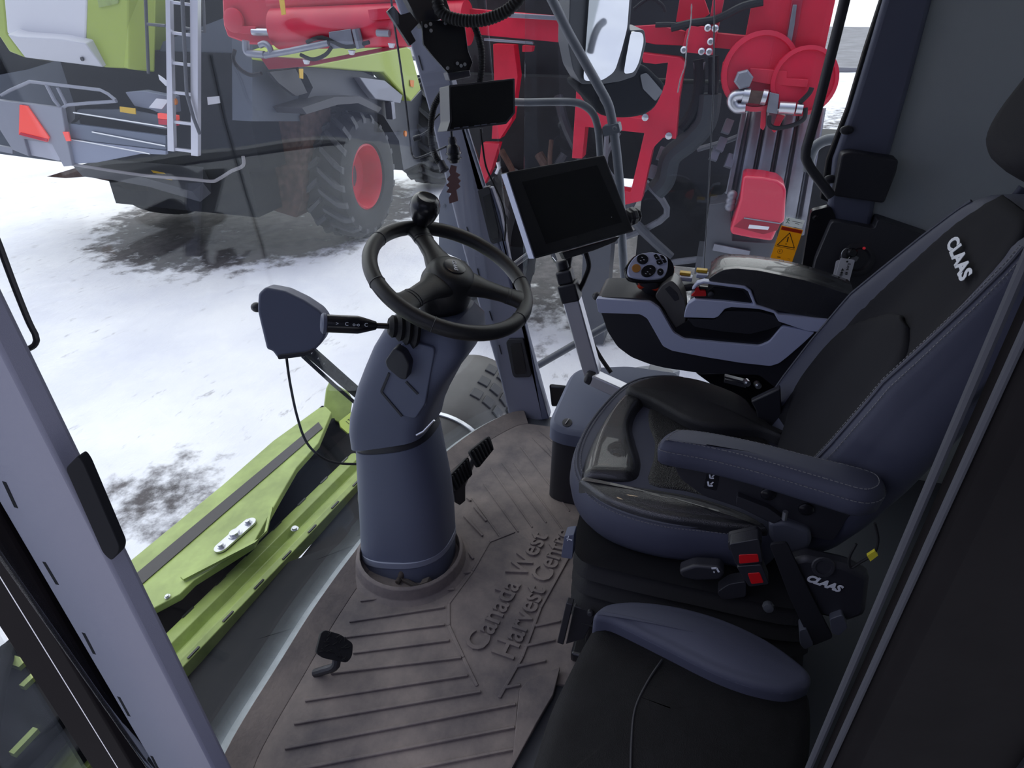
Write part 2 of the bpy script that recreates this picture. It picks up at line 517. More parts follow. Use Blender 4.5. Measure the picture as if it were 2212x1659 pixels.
# right rear pillar with trim
rq = MB()
rq.slab(pts([(1956, -160), (1912, -10), (1874, 120), (1838, 240), (1800, 345), (1790, 440), (1795, 478), (1880, 500), (1895, 420), (1925, 330), (1965, 190), (2018, -10), (2058, -160)], x=.84), .06)
structure(rq, 'trim_12', pm('dark_pillar_trim', (.12, .128, .19), .5, bump=.15, bscale=900), bevel=.014, seg=3, label='dark grey right rear pillar')
rq = MB()
rq.slab(pts([(1949, -160), (1905, -10), (1866, 110), (1830, 232), (1786, 345), (1772, 430), (1795, 440), (1806, 345), (1845, 240), (1880, 120), (1922, -10), (1966, -160)], x=.862), .03)
structure(rq, 'trim_13', M['rubber'], bevel=.004, label='black window seal along the right rear pillar')
# felt lined side wall behind the right rear pillar and the rear wall
wr = MB(); wr.box((.90, -.68, .94), (.05, .56, 1.9))
structure(wr, 'wall_right', M['wall'], smooth=False, label='grey felt lined wall behind the seat')
wb = MB(); wb.box((0, -.97, .92), (1.84, .04, 1.94))
structure(wb, 'wall_rear', M['wall'], smooth=False, label='rear wall behind the seats')
# lower dark panel with the ignition lock
PK = dict(x=.80)
lo = MB()
lo.slab(fillet(pts([(1744, 640), (1762, 560), (1797, 478), (1850, 487), (1890, 495), (1895, 473), (2012, 513), (2060, 560), (2100, 760), (1700, 760)], **PK), .012, 3), .07)
structure(lo, 'trim_14', pm('side_panel_plastic', (.045, .045, .055), .5, bump=.2, bscale=700), bevel=.006, label='black plastic side panel around the ignition lock')
lk = thing('ignition_lock', 'round black ignition lock with tiny red light on the dark side panel', 'lock', pt(1838, 575, **PK))
nx = V((-1, -.15, .25))
c = pt(1852, 560, x=.795)
b = MB(); b.lathe([(.052, 0), (.052, .004), (.043, .010), (.035, .010), (.030, .004), (0, .004)], c, nx, 28); b.build('bezel', M['black'], lk)
b = MB(); b.lathe([(.014, 0), (.014, .016), (.010, .020), (0, .020)], pt(1838, 545, x=.79), nx, 20); b.build('barrel', M['gloss_black'], lk)
b = MB(); b.lathe([(.004, 0), (.004, .004), (0, .005)], pt(1866, 536, x=.786), nx, 12); b.build('indicator_light', M['led'], lk, label='tiny red indicator light')
b = MB(); b.slab(fillet(pts([(1958, 560), (1966, 551), (1972, 555), (1964, 565)], x=.79), .002, 2), .004); b.build('switch_mark', M['text_white'], lk)
# key ring and tags
kt = thing('key_tag', 'white key tag with handwritten Lot 440 hanging from the ignition key ring', 'key tag', pt(1820, 622, x=.77))
b = MB(); b.slab(fillet(pts([(1816, 557), (1847, 562), (1831, 622), (1800, 615)], x=.770), .004, 3), .002); b.build('front_tag', M['paper'], kt)
b = MB(); b.slab(fillet(pts([(1806, 564), (1815, 561), (1812, 602), (1800, 603), (1799, 598)], x=.776), .004, 3), .002); b.build('back_tag', M['paper'], kt)
b = MB()
xd = pt(1832, 600, x=.769)-pt(1841, 569, x=.769); yd = pt(1841, 569, x=.769)-pt(1831, 567, x=.769)
b.text('Lot #', pt(1832, 569, x=.769), xd, yd, .011, .0006, width=(pt(1823, 593, x=.769)-pt(1833, 570, x=.769)).length*1.05, bold=.02)
b.text('440', pt(1818, 579, x=.769), xd, yd, .011, .0006, width=(pt(1815, 596, x=.769)-pt(1819, 579, x=.769)).length*1.05, bold=.02)
for q in ((1830, 565), (1816, 612)): b.lathe([(.0028, 0), (.0028, .0006)], pt(*q, x=.769), (-1, 0, 0), 10)
b.build('handwriting', M['text_black'], kt, smooth=False)
b = MB()
cc = pt(1828, 549, x=.775)
b.tube([cc+V((.004*math.sin(a), .013*math.cos(a), .016*math.sin(a))) for a in [2*PI*k/20 for k in range(20)]], .0012, 6, closed=True)
b.build('ring', M['steel'], kt)
b = MB(); b.slab(fillet(pts([(1836, 560), (1846, 552), (1856, 556), (1850, 565), (1840, 566)], x=.778), .003, 3), .003); b.build('key', M['steel'], kt)

# black box on the right rear pillar, window knobs, bent grab rail
bx = MB()
bx.slab(fillet(pts([(1818, 333), (1838, 328), (1942, 345), (1936, 375), (1910, 440), (1800, 424)], x=.79), .010, 4), .06)
tag(bx.build('belt_guide', M['black'], bevel=.006, seg=3), 'square black cover fixed on the right rear pillar', 'cover')
for q, lab in (((1829, 281), 'upper round black window latch knob beside the right rear pillar'), ((1794, 387), 'lower round black window latch knob above the yellow warning label')):
    k = MB(); p = pt(*q, x=.835)
    k.ball(p, (.010, .0185, .0125)); k.tube([p, p+V((.022, -.022, 0))], .009, 12)
    tag(k.build('latch_knob', M['black']), lab, 'knob', 'window latch knobs')
gr = MB()
path = spline(pts([(1866, -170), (1832, -30), (1815, 40), (1790, 140), (1763, 245), (1741, 322)], x=.775), 4)+spline(pts([(1740, 340), (1750, 362), (1772, 392), (1796, 424)], x=.775), 4)
gr.tube(path, .0135, 12)
t = thing('grab_rail', 'black bent grab rail in front of the right rear window', 'grab rail', path[-1])
gr.build('rail', M['black'], t)
b = MB()
b.slab(fillet(pts([(1752, 456), (1795, 446), (1806, 470), (1760, 610), (1728, 612), (1735, 560)], x=.835), .01, 3), .03)
b.bolt(pt(1762, 470, x=.833), (-1, 0, 0), .006, .006)
b.build('mount_plate', M['gloss_black'], t, bevel=.003)
# labels on the right window
SP = dict(x=.872)
ws_ = thing('warning_label', 'yellow warning label with triangle on the right window beside the grab rail', 'label', pt(1680, 575, **SP))
q = [(1688, 487), (1735, 497), (1707, 578), (1661, 566)]
b = MB(); b.slab(pts(q, **SP), .0012); b.build('sheet', M['film_yellow'], ws_)
b = MB(); b.slab(pts([(1689, 489), (1733, 498), (1731, 505), (1687, 496)], x=.8705), .0006); b.build('heading', M['orange_red'], ws_)
b = MB()
tri = pts([(1706, 503), (1716, 536), (1679, 529)], x=.8705)
for i in range(3): b.bar(tri[i], tri[(i+1) % 3], .0022, .0012, up=(1, 0, 0))
b.bar(pt(1703, 512, x=.8705), pt(1700, 523, x=.8705), .003, .0012, up=(1, 0, 0)); b.lathe([(.0019, 0), (.0019, .001)], pt(1698, 527, x=.8705), (-1, 0, 0), 10)
b.bar(pt(1674, 531, x=.8705), pt(1717, 540, x=.8705), .001, .001, up=(1, 0, 0))
for cxy, rr_ in (((1685, 543), .0075), ((1672, 561), .0042)):
    c = pt(*cxy, x=.8705)
    b.tube([c+V((0, rr_*math.cos(a), rr_*math.sin(a))) for a in [2*PI*k/16 for k in range(16)]], .0006, 5, closed=True)
b.text('P', pt(1685, 543, x=.870)+V((0, .0025, -.003)), (0, -1, 0), (0, 0, 1), .008, .0005, bold=.02)
b.bar(pt(1679, 555, x=.8705), pt(1686, 556, x=.8705), .0025, .001, up=(1, 0, 0))
b.bar(pt(1681, 564, x=.8705), pt(1690, 565, x=.8705), .006, .001, up=(1, 0, 0)); b.bar(pt(1674, 562, x=.8705), pt(1682, 564, x=.8705), .0015, .001, up=(1, 0, 0))
b.bar(pt(1701, 559, x=.8705), pt(1707, 560, x=.8705), .001, .001, up=(1, 0, 0)); b.bar(pt(1700, 565, x=.8705), pt(1704, 566, x=.8705), .005, .001, up=(1, 0, 0))
b.build('pictogram', M['text_black'], ws_, smooth=False)
es = thing('exit_label', 'small white label with green running figure above the yellow warning label', 'label', pt(1715, 490, **SP))
b = MB(); b.slab(pts([(1698, 468), (1739, 477), (1732, 494), (1692, 485)], **SP), .0012); b.build('sheet', M['film_white'], es)
b = MB()
E_ = lambda x, y: pt(x, y, x=.8705)
b.lathe([(.0016, 0), (.0016, .001)], E_(1704, 472.5), (-1, 0, 0), 10)
for a, c in (((1703, 474), (1701, 479)), ((1701, 479), (1705, 483)), ((1701, 479), (1697, 482)), ((1703, 475), (1706, 477)), ((1703, 475), (1699, 475))): b.bar(E_(*a), E_(*c), .0014, .001, up=(1, 0, 0))
b.build('running_figure', M['green_print'], es, smooth=False)
b = MB()
b.bar(E_(1711, 477.5), E_(1733, 482), .0012, .0008, up=(1, 0, 0)); b.bar(E_(1717, 482.5), E_(1726, 484.5), .0012, .0008, up=(1, 0, 0))
b.build('print', M['text_black'], es, smooth=False)
# ------------------------------------------------------------------ floor mat
ins = off2(front, -.075)
lipo = off2(front, -.006)
fm = MB()
i0 = 5
seq = list(range(i0, len(front)-1))
inner = [ins[i]+V((0, 0, .012)) for i in seq]
back = [V((.80, .44, .012)), V((.52, .32, .012)), V((.50, -.05, .012)), V((-.28, -.05, .012)), V((-.30, .19, .012)), V((-.345, .272, .012)), V((-.40, .262, .012)), V((-.525, .233, .012)), V((-.70, .215, .012)), V((-.835, .20, .012)), V((-.835, .66, .012))]
fm.prism([p.copy() for p in inner]+back, (0, 0, -.010))
fm.rings([[ins[i]+V((0, 0, .012)), lipo[i]+V((0, 0, .034)), lipo[i]+V((0, 0, .002)), ins[i]+V((0, 0, .002))] for i in seq])
# ribs of the mat
def rib(a, b, w=.008, h=.007, z=.012):
    p, q = pt(*a, z=z), pt(*b, z=z)
    fm.bar(p+V((0, 0, h/2-.001)), q+V((0, 0, h/2-.001)), w, h)
Z7 = lambda a: (560+a[0]*.3973, 1000+a[1]*.3973)
for a, b in (((140, 1555), (1395, 1315)), ((190, 1420), (1205, 1247)), ((250, 1295), (1135, 1158)), ((390, 1145), (1100, 1062)),
             ((510, 1035), (1035, 968)), ((460, 950), (1010, 882)), ((490, 865), (1010, 787)), ((550, 752), (1060, 690)), ((1065, 605), (1150, 598)),
             ((100, 1690), (1390, 1440)), ((60, 1820), (1385, 1560)), ((30, 1960), (1380, 1680)),
             ((1500, 890), (1640, 862)), ((1440, 1000), (1610, 965)), ((1400, 1110), (1560, 1078)), ((1340, 1225), (1420, 1210)),
             ((1105, 450), (1165, 525)), ((1115, 290), (1215, 400)), ((1170, 240), (1235, 320)), ((1130, 190), (1150, 210))):
    rib(Z7(a), Z7(b))
for a, b in (((1180, 960), (1215, 1010)), ((1125, 965), (1230, 1105)), ((1110, 1000), (1215, 1145)), ((1085, 1000), (1180, 1130)), ((1060, 1010), (1150, 1140)), ((1045, 1045), (1120, 1150)), ((1020, 1075), (1080, 1160)),
             ((1150, 945), (1205, 1000)), ((1165, 930), (1200, 960))):
    rib(a, b, .006, .004)
poly = [Z7(q) for q in ((1390, 375), (1250, 430), (1160, 590), (1030, 765), (1030, 885), (1110, 1060), (1185, 1215))]
for a, b in zip(poly, poly[1:]): rib(a, b, .009, .004)
poly = [Z7(q) for q in ((1305, 1280), (1430, 1060), (1530, 790), (1690, 500))]
for a, b in zip(poly, poly[1:]): rib(a, b, .008, .006)
# raised collar around the steering column
cc0 = pt(884, 1216, z=.012)
fm.lathe([(.185, 0), (.168, .012), (.160, .045), (.150, .050), (.150, 0)], V((cc0.x+.015, cc0.y, .010)), (0, 0, 1), 36, caps=False)
# folded flap beside the seat
fm.prism(pts([(1122, 1490), (1140, 1470), (1210, 1440), (1195, 1500), (1160, 1560), (1105, 1659)], z=.03), (0, 0, -.015))
mo = fm.build('floor_mat', M['mat'], bevel=.0015, seg=1)
tag(mo, 'ribbed grey rubber floor mat with raised lettering, dusty with brown dirt', 'floor mat')
def mat_text(s, a, b, hpx):
    p, q = pt(*a, z=.0125), pt(*b, z=.0125)
    xd = q-p; yd = V((-xd.y, xd.x, 0))
    t = MB(); t.text(s, p, xd, yd, hpx, .006, width=xd.length, bold=.015)
    t.build('lettering', M['mat'], mo, smooth=False, label='raised words on the rubber mat')
mat_text('Canada West', (1042, 1412), (1184, 1158), .088)
mat_text('Harvest Centre', (1108, 1427), (1236, 1150), .088)
# brown dust patches are in the mat itself
# ------------------------------------------------------------------ steering column
col = thing('steering_column', 'blue grey steering column rising from the floor mat to the wheel', 'steering column', (0, .74, 0))
def colrings(lst, ex=3.2, n=40):
    rr = []
    for (l, r, rx, *rest) in lst:
        dx = rest[0] if rest else 0
        a, b_ = pt(*l, x=0), pt(*r, x=0)
        c = (a+b_)/2; u = (b_-a)/2; c = c+V((dx, 0, 0))
        ring = []
        for k in range(n):
            t = 2*PI*k/n; ct, st = math.cos(t), math.sin(t)
            ring.append(c+u*(abs(ct)**(2/ex))*(1 if ct > 0 else -1)+V((rx, 0, 0))*(abs(st)**(2/ex))*(1 if st > 0 else -1))
        rr.append(ring)
    return rr
b = MB(); b.rings(colrings([((792, 1232), (976, 1228), .112), ((792, 1205), (976, 1212), .112), ((794, 1168), (975, 1172), .110)], 2.6)); b.build('base', M['column'], col)
b = MB(); b.rings(colrings([((792, 1170), (977, 1174), .114), ((793, 1157), (976, 1162), .114)], 2.6)); b.build('base_ring', pm('light_ring', (.26, .28, .36), .4), col, bevel=.002, label='lighter ring around the column foot')
b = MB(); b.rings(colrings([((794, 1165), (975, 1168), .110), ((791, 1100), (972, 1110), .106), ((787, 1040), (967, 1060), .102), ((784, 975), (953, 990), .098), ((783, 946), (941, 930), .096)], 2.8)); b.build('lower_cover', M['column'], col)
b = MB(); b.rings(colrings([((785, 950), (941, 930), .093), ((785, 932), (936, 915), .093)], 2.8)); b.build('seam', M['black'], col)
b = MB(); b.rings(colrings([((783, 936), (937, 912), .097), ((779, 900), (943, 884), .099), ((782, 868), (954, 858), .101), ((798, 808), (985, 800), .104), ((816, 762), (1013, 765), .105), ((833, 722), (1032, 733), .103), ((852, 690), (1030, 700), .095), ((866, 668), (1010, 672), .075)], 5.0)); b.build('upper_cover', M['column'], col, bevel=0)
PX = -.103
b = MB(); b.slab(fillet(pts([(855, 752), (880, 735), (937, 752), (938, 764), (918, 874), (897, 905), (868, 898), (824, 846), (842, 803)], x=PX-.004), .008, 3), .012); b.build('side_panel', M['column'], col, bevel=.003, seg=3)
b = MB()
for a, c in (((841, 806), (824, 846)), ((824, 846), (869, 899)), ((877, 824), (903, 851))): b.bar(pt(*a, x=PX-.0045), pt(*c, x=PX-.0045), .006, .004, up=(1, 0, 0))
b.build('groove', M['black'], col)
b = MB(); b.slab(fillet(pts([(850, 752), (870, 762), (884, 788), (878, 821), (865, 820), (836, 796), (831, 780)], x=PX-.028), .008, 4), .03); b.build('release_lever', M['black'], col, bevel=.005, seg=3)
b = MB(); b.bar(pt(940, 762, x=PX+.004), pt(917, 876, x=PX+.004), .004, .006, up=(1, 0, 0)); b.build('panel_edge', pm('edge_trim', (.24, .26, .34), .4), col)
b = MB()
p0 = pt(915, 906, x=.0)
b.tube(pts([(900, 940), (915, 932), (938, 908)], x=-.09), .003, 6); b.build('bright_edge', M['steel'], col)
# adjustment pedal at the foot
ap = MB()
ap.bar(pt(862, 1246, x=-.105), pt(905, 1270, x=-.125), .012, .012); ap.tube([pt(870, 1230, x=-.10), pt(866, 1246, x=-.11)], .010, 10)
ap.tube([pt(862, 1252, x=-.115)+V((-.012, 0, 0)), pt(862, 1252, x=-.115)+V((.02, 0, 0))], .008, 10)
pa = ap.build('tilt_pedal', M['dusty'], col, bevel=.002)
ap = MB(); ap.slab(fillet(pts([(906, 1262), (922, 1256), (932, 1272), (918, 1284), (905, 1278)], x=-.13), .004, 3), .02); ap.build('tilt_pedal_pad', M['dusty'], pa, bevel=.002)
# multi function stalk
A, B_ = pt(872, 706, x=-.095), pt(692, 698, x=-.20)
ax = (B_-A).normalized()
LN = (B_-A).length
def along(px): return LN*(872-px)/(872-692)
st = MB()
st.lathe([(.0065, along(840)), (.0065, along(812)), (.0095, along(810)), (.0185, along(778)), (.0200, along(770)), (.0200, along(704)), (.0185, along(703))], A, ax, 24)
so = st.build('stalk', M['gloss_black'], col, label='black multi function stalk with small white symbols')
st = MB(); st.lathe([(.0185, along(706)), (.0230, along(703)), (.0230, along(697)), (.018, along(693)), (.012, along(696)), (0, along(696))], A, ax, 24); st.build('stalk_button', M['column'], so)
sy = MB()
side = (CAM-B_); side = (side-ax*side.dot(ax)).normalized(); upd = ax.cross(side)
if upd.z < 0: upd = -upd
for px_, s_ in ((722, '>'), (741, 'C'), (757, 'o-o'), (782, 'C')):
    sy.text(s_, A+ax*along(px_)+side*.0203-upd*.003, -ax, upd, .011, .0004, bold=.01)
sy.build('stalk_symbols', M['text_white'], so, smooth=False)
bo = MB()
pr = []
for i in range(9):
    t = i/8; pr.append(((.022+.032*(1-t))*(1.0 if i % 2 else .82), along(838)*t-.03*(1-t)))
bo.lathe(pr, A, ax, 26); bo.build('stalk_boot', M['rubber'], col)

# ------------------------------------------------------------------ steering wheel
WC = V((0, .545, .944)); rl, tl = R(6), R(24)
e1 = V((math.cos(rl), 0, math.sin(rl))); e2 = V((0, math.cos(tl), math.sin(tl))); wn = e1.cross(e2).normalized(); e2 = wn.cross(e1)
sw = thing('steering_wheel', 'black three spoke steering wheel with a spinner knob on top of the column', 'steering wheel', WC)
RR = .186
def onrim(a, r=RR, h=0): return WC+(e1*math.cos(a)+e2*math.sin(a))*r+wn*h
def wang(px, py):
    p = pt(px, py, pl=(WC, wn))-WC
    return math.atan2(p.dot(e2), p.dot(e1))
b = MB(); b.tube([onrim(2*PI*k/72) for k in range(72)], .0172, 16, closed=True); rim = b.build('rim', M['rim'], sw)
for a in (wang(825, 520), wang(830, 610), wang(935, 705), wang(1130, 610), wang(1120, 690)):
    b = MB()
    d = (onrim(a+.01)-onrim(a-.01)).normalized(); c = onrim(a); u = (c-WC).normalized(); w_ = d.cross(u)
    b.tube([c+(u*math.cos(t)+w_*math.sin(t))*.0174 for t in [2*PI*k/18 for k in range(18)]], .0011, 5, closed=True)
    b.build('rim_joint', M['black'], rim)
for q in ((905, 503), (1105, 642), (878, 652)):
    a = wang(*q); d = (e1*math.cos(a)+e2*math.sin(a)); t = wn.cross(d)
    rr = []
    for r, w_, h, z in ((.02, .046, .025, -.006), (.055, .038, .021, -.002), (.085, .028, .017, -.001), (.125, .0245, .0150, 0), (.160, .028, .0145, 0), (.182, .040, .0135, 0)):
        rr.append([WC+d*r+t*(w_*math.cos(x))+wn*(z+h*math.sin(x)) for x in [2*PI*k/20 for k in range(20)]])
    b = MB(); b.rings(rr); so = b.build('spoke', M['rim'], sw)
    b = MB(); c = WC+d*.142
    for off in (-.004, .004):
        b.tube([c+d*off+t*(.0262*math.cos(x))+wn*(.0150*math.sin(x)) for x in [2*PI*k/20 for k in range(20)]], .0009, 5, closed=True)
    b.build('joint', M['black'], so)
b = MB(); b.lathe([(.030, -.13), (.046, -.10), (.062, -.055), (.064, -.02), (.056, .012), (.050, .020), (.044, .026), (.030, .030), (0, .0305)], WC, wn, 36); b.build('hub', M['rim'], sw)
EC = WC+wn*.0305
b = MB(); b.lathe([(.026, -.002), (.026, .002), (.0235, .003), (0, .003)], EC, wn, 28); em = b.build('emblem', pm('emblem_disc', (.02, .02, .025), .3), sw)
a = wang(905, 503); d = (e1*math.cos(a)+e2*math.sin(a)); t = wn.cross(d)
b = MB()
xd = (pt(976, 600, pl=(EC, wn))-pt(972, 584, pl=(EC, wn))).normalized()
yd = wn.cross(xd)
b.text('CLAAS', EC+wn*.0032-xd*.018-yd*.004, xd, yd, .0125, .0004, width=.036, bold=.03, shear=.2); b.build('emblem_lettering', M['text_white'], em, smooth=False)
ka = wang(912, 500); kp = onrim(ka)
b = MB(); b.lathe([(.018, -.004), (.018, .012), (.023, .020), (.031, .034), (.0365, .056), (.035, .072), (.029, .083), (.022, .087), (.018, .0855), (0, .084)], kp, (wn+V((-.05, .05, 0))).normalized(), 28); kn = b.build('spinner_knob', M['gloss_black'], sw)
b = MB(); b.tube([kp+((e1*math.cos(ka)+e2*math.sin(ka))*math.cos(x)+wn*math.sin(x))*.017 for x in [2*PI*k/16 for k in range(16)]], .005, 8, closed=True); b.build('knob_clamp', M['steel'], kn)

# ------------------------------------------------------------------ pedals
def ridge_pad(name, quad, pl, par, n, mat, thick=.014):
    b = MB(); P = [pt(*q, pl=pl) for q in quad]; b.slab(fillet(P, .01, 3), thick)
    nn = towards_camera(P, poly_normal(P))
    for i in range(n):
        t = (i+.7)/(n+.4)
        a, c = P[0].lerp(P[1], t), P[3].lerp(P[2], t)
        b.bar(a.lerp(c, .07)+nn*.002, a.lerp(c, .93)+nn*.002, .006, .008, up=nn)
    return b.build(name, mat, par, bevel=.002)
pn = V((-.35, -.75, .55)).normalized()
for nm, quad, px0, arm, lab in (('far', [(1014, 975), (1058, 940), (1068, 970), (1034, 1012)], (1040, 970), [(1035, 985), (1022, 1000), (1010, 960)], 'upper ribbed black brake pedal at the foot of the right pillar'),
                               ('near', [(970, 1030), (1012, 985), (1022, 1025), (985, 1062)], (995, 1020), [(996, 1030), (985, 1030), (978, 1000)], 'lower ribbed black brake pedal close beside the steering column')):
    p0 = pt(*px0, x=.27 if nm == 'far' else .20)
    t = thing('brake_pedal', lab, 'pedal', V((p0.x, p0.y, .012)), 'brake pedals')
    ridge_pad('pad', quad, (p0, pn), t, 6, M['rubber'])
    b = MB()
    base = V((p0.x+.01, p0.y+.06, .012))
    b.bar(p0-pn*.02, base+V((0, .02, .05)), .03, .016); b.bar(base+V((0, .02, .05)), base+V((0, .02, 0)), .03, .02)
    b.build('arm', M['black'], t, bevel=.003)
    if nm == 'near':
        b = MB(); b.slab(pts([(979, 1055), (1006, 1040), (1006, 1082), (994, 1092), (984, 1086)], pl=(p0-pn*.012, V((-.5, -.8, .1)))), .02); b.build('lower_plate', M['black'], t, bevel=.003)
# small pedal at the left
p0 = pt(727, 1395, z=.115); pn2 = V((-.35, -.65, .65)).normalized()
t = thing('foot_pedal', 'small worn black foot pedal alone on the mat at the front left', 'pedal', V((p0.x, p0.y, .012)))
b = MB(); P = fillet(pts([(694, 1366), (703, 1361), (735, 1370), (763, 1390), (761, 1418), (750, 1432), (700, 1422), (683, 1410)], pl=(p0, pn2)), .008, 3); b.slab(P, .014)
rnd = random.Random(3)
for i in range(26):
    u, v_ = rnd.uniform(-30, 28), rnd.uniform(-24, 24)
    c = pt(724+u, 1396+v_+u*.25, pl=(p0+pn2*.001, pn2)); d = V((rnd.uniform(-1, 1), rnd.uniform(-1, 1), 0)); d = (d-pn2*d.dot(pn2)).normalized()*.007
    b.bar(c-d, c+d, .003, .004, up=pn2)
b.build('pad', M['rubber'], t, bevel=.003)
b = MB(); b.tube(spline([p0-pn2*.016, pt(726, 1436, z=.07), pt(700, 1448, z=.035), pt(681, 1454, z=.014)], 4), .011, 10); b.build('arm', M['black'], t)

# ------------------------------------------------------------------ left display housing, its cable and the wiper
HP = (V((-.12, .86, .80)), V((-.86, -.42, .30)))
t = thing('display_housing', 'dark grey wedge shaped housing in front of the windshield left of the stalk', 'housing', pt(630, 776, pl=HP))
ol = [(558, 634), (573, 620), (615, 628), (657, 648), (690, 670), (702, 685), (707, 700), (704, 722), (696, 740), (678, 758), (657, 768), (601, 776), (588, 758), (576, 755), (561, 693), (556, 670)]
b = MB(); b.slab(fillet(pts(ol, pl=HP), .006, 3), .09); b.build('shell', M['column'], t, bevel=.012, seg=4)
b = MB(); b.slab(fillet(pts([(601, 777), (598, 767), (660, 760), (679, 752), (677, 760), (657, 770)], pl=(HP[0]+V((-.004, 0, 0)), HP[1])), .003, 2), .03); b.build('lower_rim', M['black'], t, bevel=.003)
b = MB(); b.ball(pt(553, 677, pl=HP)+V((.03, .02, 0)), (.012, .014, .012)); b.build('side_knob', M['black'], t)
cb = MB(); cb.tube(spline([pt(619, 774, x=-.06), pt(627, 830, x=-.06), pt(642, 900, x=-.06), pt(662, 955, x=-.055), pt(695, 988, x=-.05), pt(735, 1001, x=-.04), pt(792, 1002, x=-.02)], 8), .0035, 8)
tag(cb.build('cable', M['rubber']), 'thin black cable looping from the wedge shaped housing to the steering column', 'cable')
t = thing('wiper_arm', 'black perforated wiper arm outside the windshield behind the steering column', 'wiper', pt(795, 880, y=.99))
WPn = dict(y=1.00)
b = MB()
b.tube(pts([(655, 770), (720, 830), (790, 890), (830, 925)], **WPn), .006, 8); b.build('lower_bar', M['void'], t)
b = MB()
a0, a1 = pt(668, 758, y=1.0), pt(820, 890, y=1.0); dv = (a1-a0).normalized(); nv = dv.cross(V((0, 1, 0))).normalized()
b.bar(a0+nv*.011, a1+nv*.011, .007, .02, up=(0, 1, 0)); b.bar(a0-nv*.011, a1-nv*.011, .007, .02, up=(0, 1, 0))
L = (a1-a0).length
for k in range(15):
    c = a0+dv*(L*k/14); b.bar(c-dv*(.012), c+dv*(.006), .02, .012, up=(0, 1, 0))
b.build('perforated_bar', M['void'], t)

# ------------------------------------------------------------------ bent guide rods of the sun blind
b = MB(); b.tube(spline(pts([(-14, 500), (0, 534), (30, 615), (60, 690), (76, 722)], x=-.80), 5)+spline(pts([(79, 735), (74, 746), (58, 755), (40, 762)], x=-.80), 4), .0035, 8)
tag(b.build('guide_rod', M['black']), 'thin black bent rod at the upper end of the left grey pillar', 'rod')
b = MB(); b.tube(spline(pts([(843, -20), (850, 40), (862, 120), (876, 220), (885, 300), (888, 325)], x=.76), 4)+spline(pts([(890, 336), (897, 342), (910, 339), (928, 332), (965, 316)], x=.76), 4), .0035, 8)
tag(b.build('guide_rod', M['black']), 'long thin black bent rod hanging beside the right pillar', 'rod')

# ------------------------------------------------------------------ touchscreen terminal on its stand
TPn = V((-.62, -.72, .30)).normalized(); TP0 = pt(1235, 450, x=.44)
TP = (TP0, TPn)
t = thing('touchscreen_terminal', 'large tilted touchscreen terminal with switched off dark screen on a silver post', 'screen', pt(1225, 560, pl=TP))
q = [(1095, 372), (1306, 335), (1369, 500), (1156, 559)]
b = MB(); b.slab(fillet(pts(q, pl=TP), .006, 3), .032); hs = b.build('casing', pm('terminal_casing', (.03, .032, .04), .5, bump=.2, bscale=800), t, bevel=.003)
b = MB(); b.slab(fillet(pts([(1098, 375), (1304, 339), (1365, 497), (1158, 554)], pl=(TP0+TPn*.001, TPn)), .004, 3), .003); b.build('front_glass', M['gloss_black'], t)
b = MB(); b.slab(pts([(1128, 393), (1290, 357), (1344, 480), (1180, 527)], pl=(TP0+TPn*.0016, TPn)), .002); b.build('display', M['screen'], t)
b = MB(); p = pt(1321, 469, pl=(TP0+TPn*.0025, TPn)); b.lathe([(.0012, 0), (.0012, .0005)], p, TPn, 8); b.build('status_light', M['text_white'], t)
sd = [(1094, 374), (1098, 372), (1158, 557), (1153, 558)]
b = MB(); b.bar(pt(1095.5, 374, pl=TP)-TPn*.014, pt(1155, 558, pl=TP)-TPn*.014, .004, .026, up=TPn); b.build('side_strip', M['silver'], t)
b = MB(); kc = pt(1362, 470, pl=TP)-TPn*.02; kx = (pt(1380, 464, pl=TP)-pt(1350, 472, pl=TP)).normalized()
b.lathe([(.024, 0), (.024, .012), (.028, .013), (.028, .028)], kc, kx, 8); b.lathe([(.016, .028), (.016, .036), (.022, .037), (.022, .044)], kc, kx, 8); b.build('side_knob', M['black'], t, bevel=.003)
b = MB(); b.slab(pts([(1215, 546), (1340, 511), (1330, 523), (1285, 541), (1222, 560)], pl=(TP0-TPn*.012, TPn)), .02)
b.tube([pt(1228, 548, x=.47), pt(1224, 575, x=.465)], .014, 12); b.build('ball_mount', M['black'], t, bevel=.002)
st = thing('terminal_stand', 'silver square post leaning beside the seat and carrying the touchscreen terminal', 'stand', pt(1285, 830, x=.45))
A, B_ = pt(1234, 640, x=.45), pt(1281, 806, x=.45)
b = MB(); b.bar(A, B_, .050, .044, up=(1, 0, 0)); b.build('post', M['alu'], st, bevel=.005, seg=3)
d = (B_-A).normalized()
b = MB(); b.bar(A-d*.045, A+d*.012, .056, .050, up=(1, 0, 0)); b.bar(A-d*.085, A-d*.045, .046, .042, up=(1, 0, 0)); b.tube([A-d*.115, A-d*.085], .018, 12); b.build('clamp', M['black'], st, bevel=.006, seg=3)
C0, C1 = pt(1280, 815, x=.43), pt(1352, 848, x=.415)
b = MB(); b.bar(C0, C1, .045, .040, up=(0, 0, 1)); b.build('arm', M['alu'], st, bevel=.005, seg=3)
b = MB(); e = (C1-C0).normalized(); b.bar(C0-e*.022, C0+e*.012, .047, .044, up=(0, 0, 1)); b.build('elbow', M['black'], st, bevel=.012, seg=3)
b = MB(); b.tube(spline([pt(1265, 545, x=.47), pt(1272, 575, x=.47), pt(1262, 605, x=.47), pt(1250, 640, x=.47), pt(1262, 700, x=.50), pt(1290, 760, x=.5), pt(1320, 805, x=.48)], 6), .007, 8); b.build('cable', M['rubber'], st)
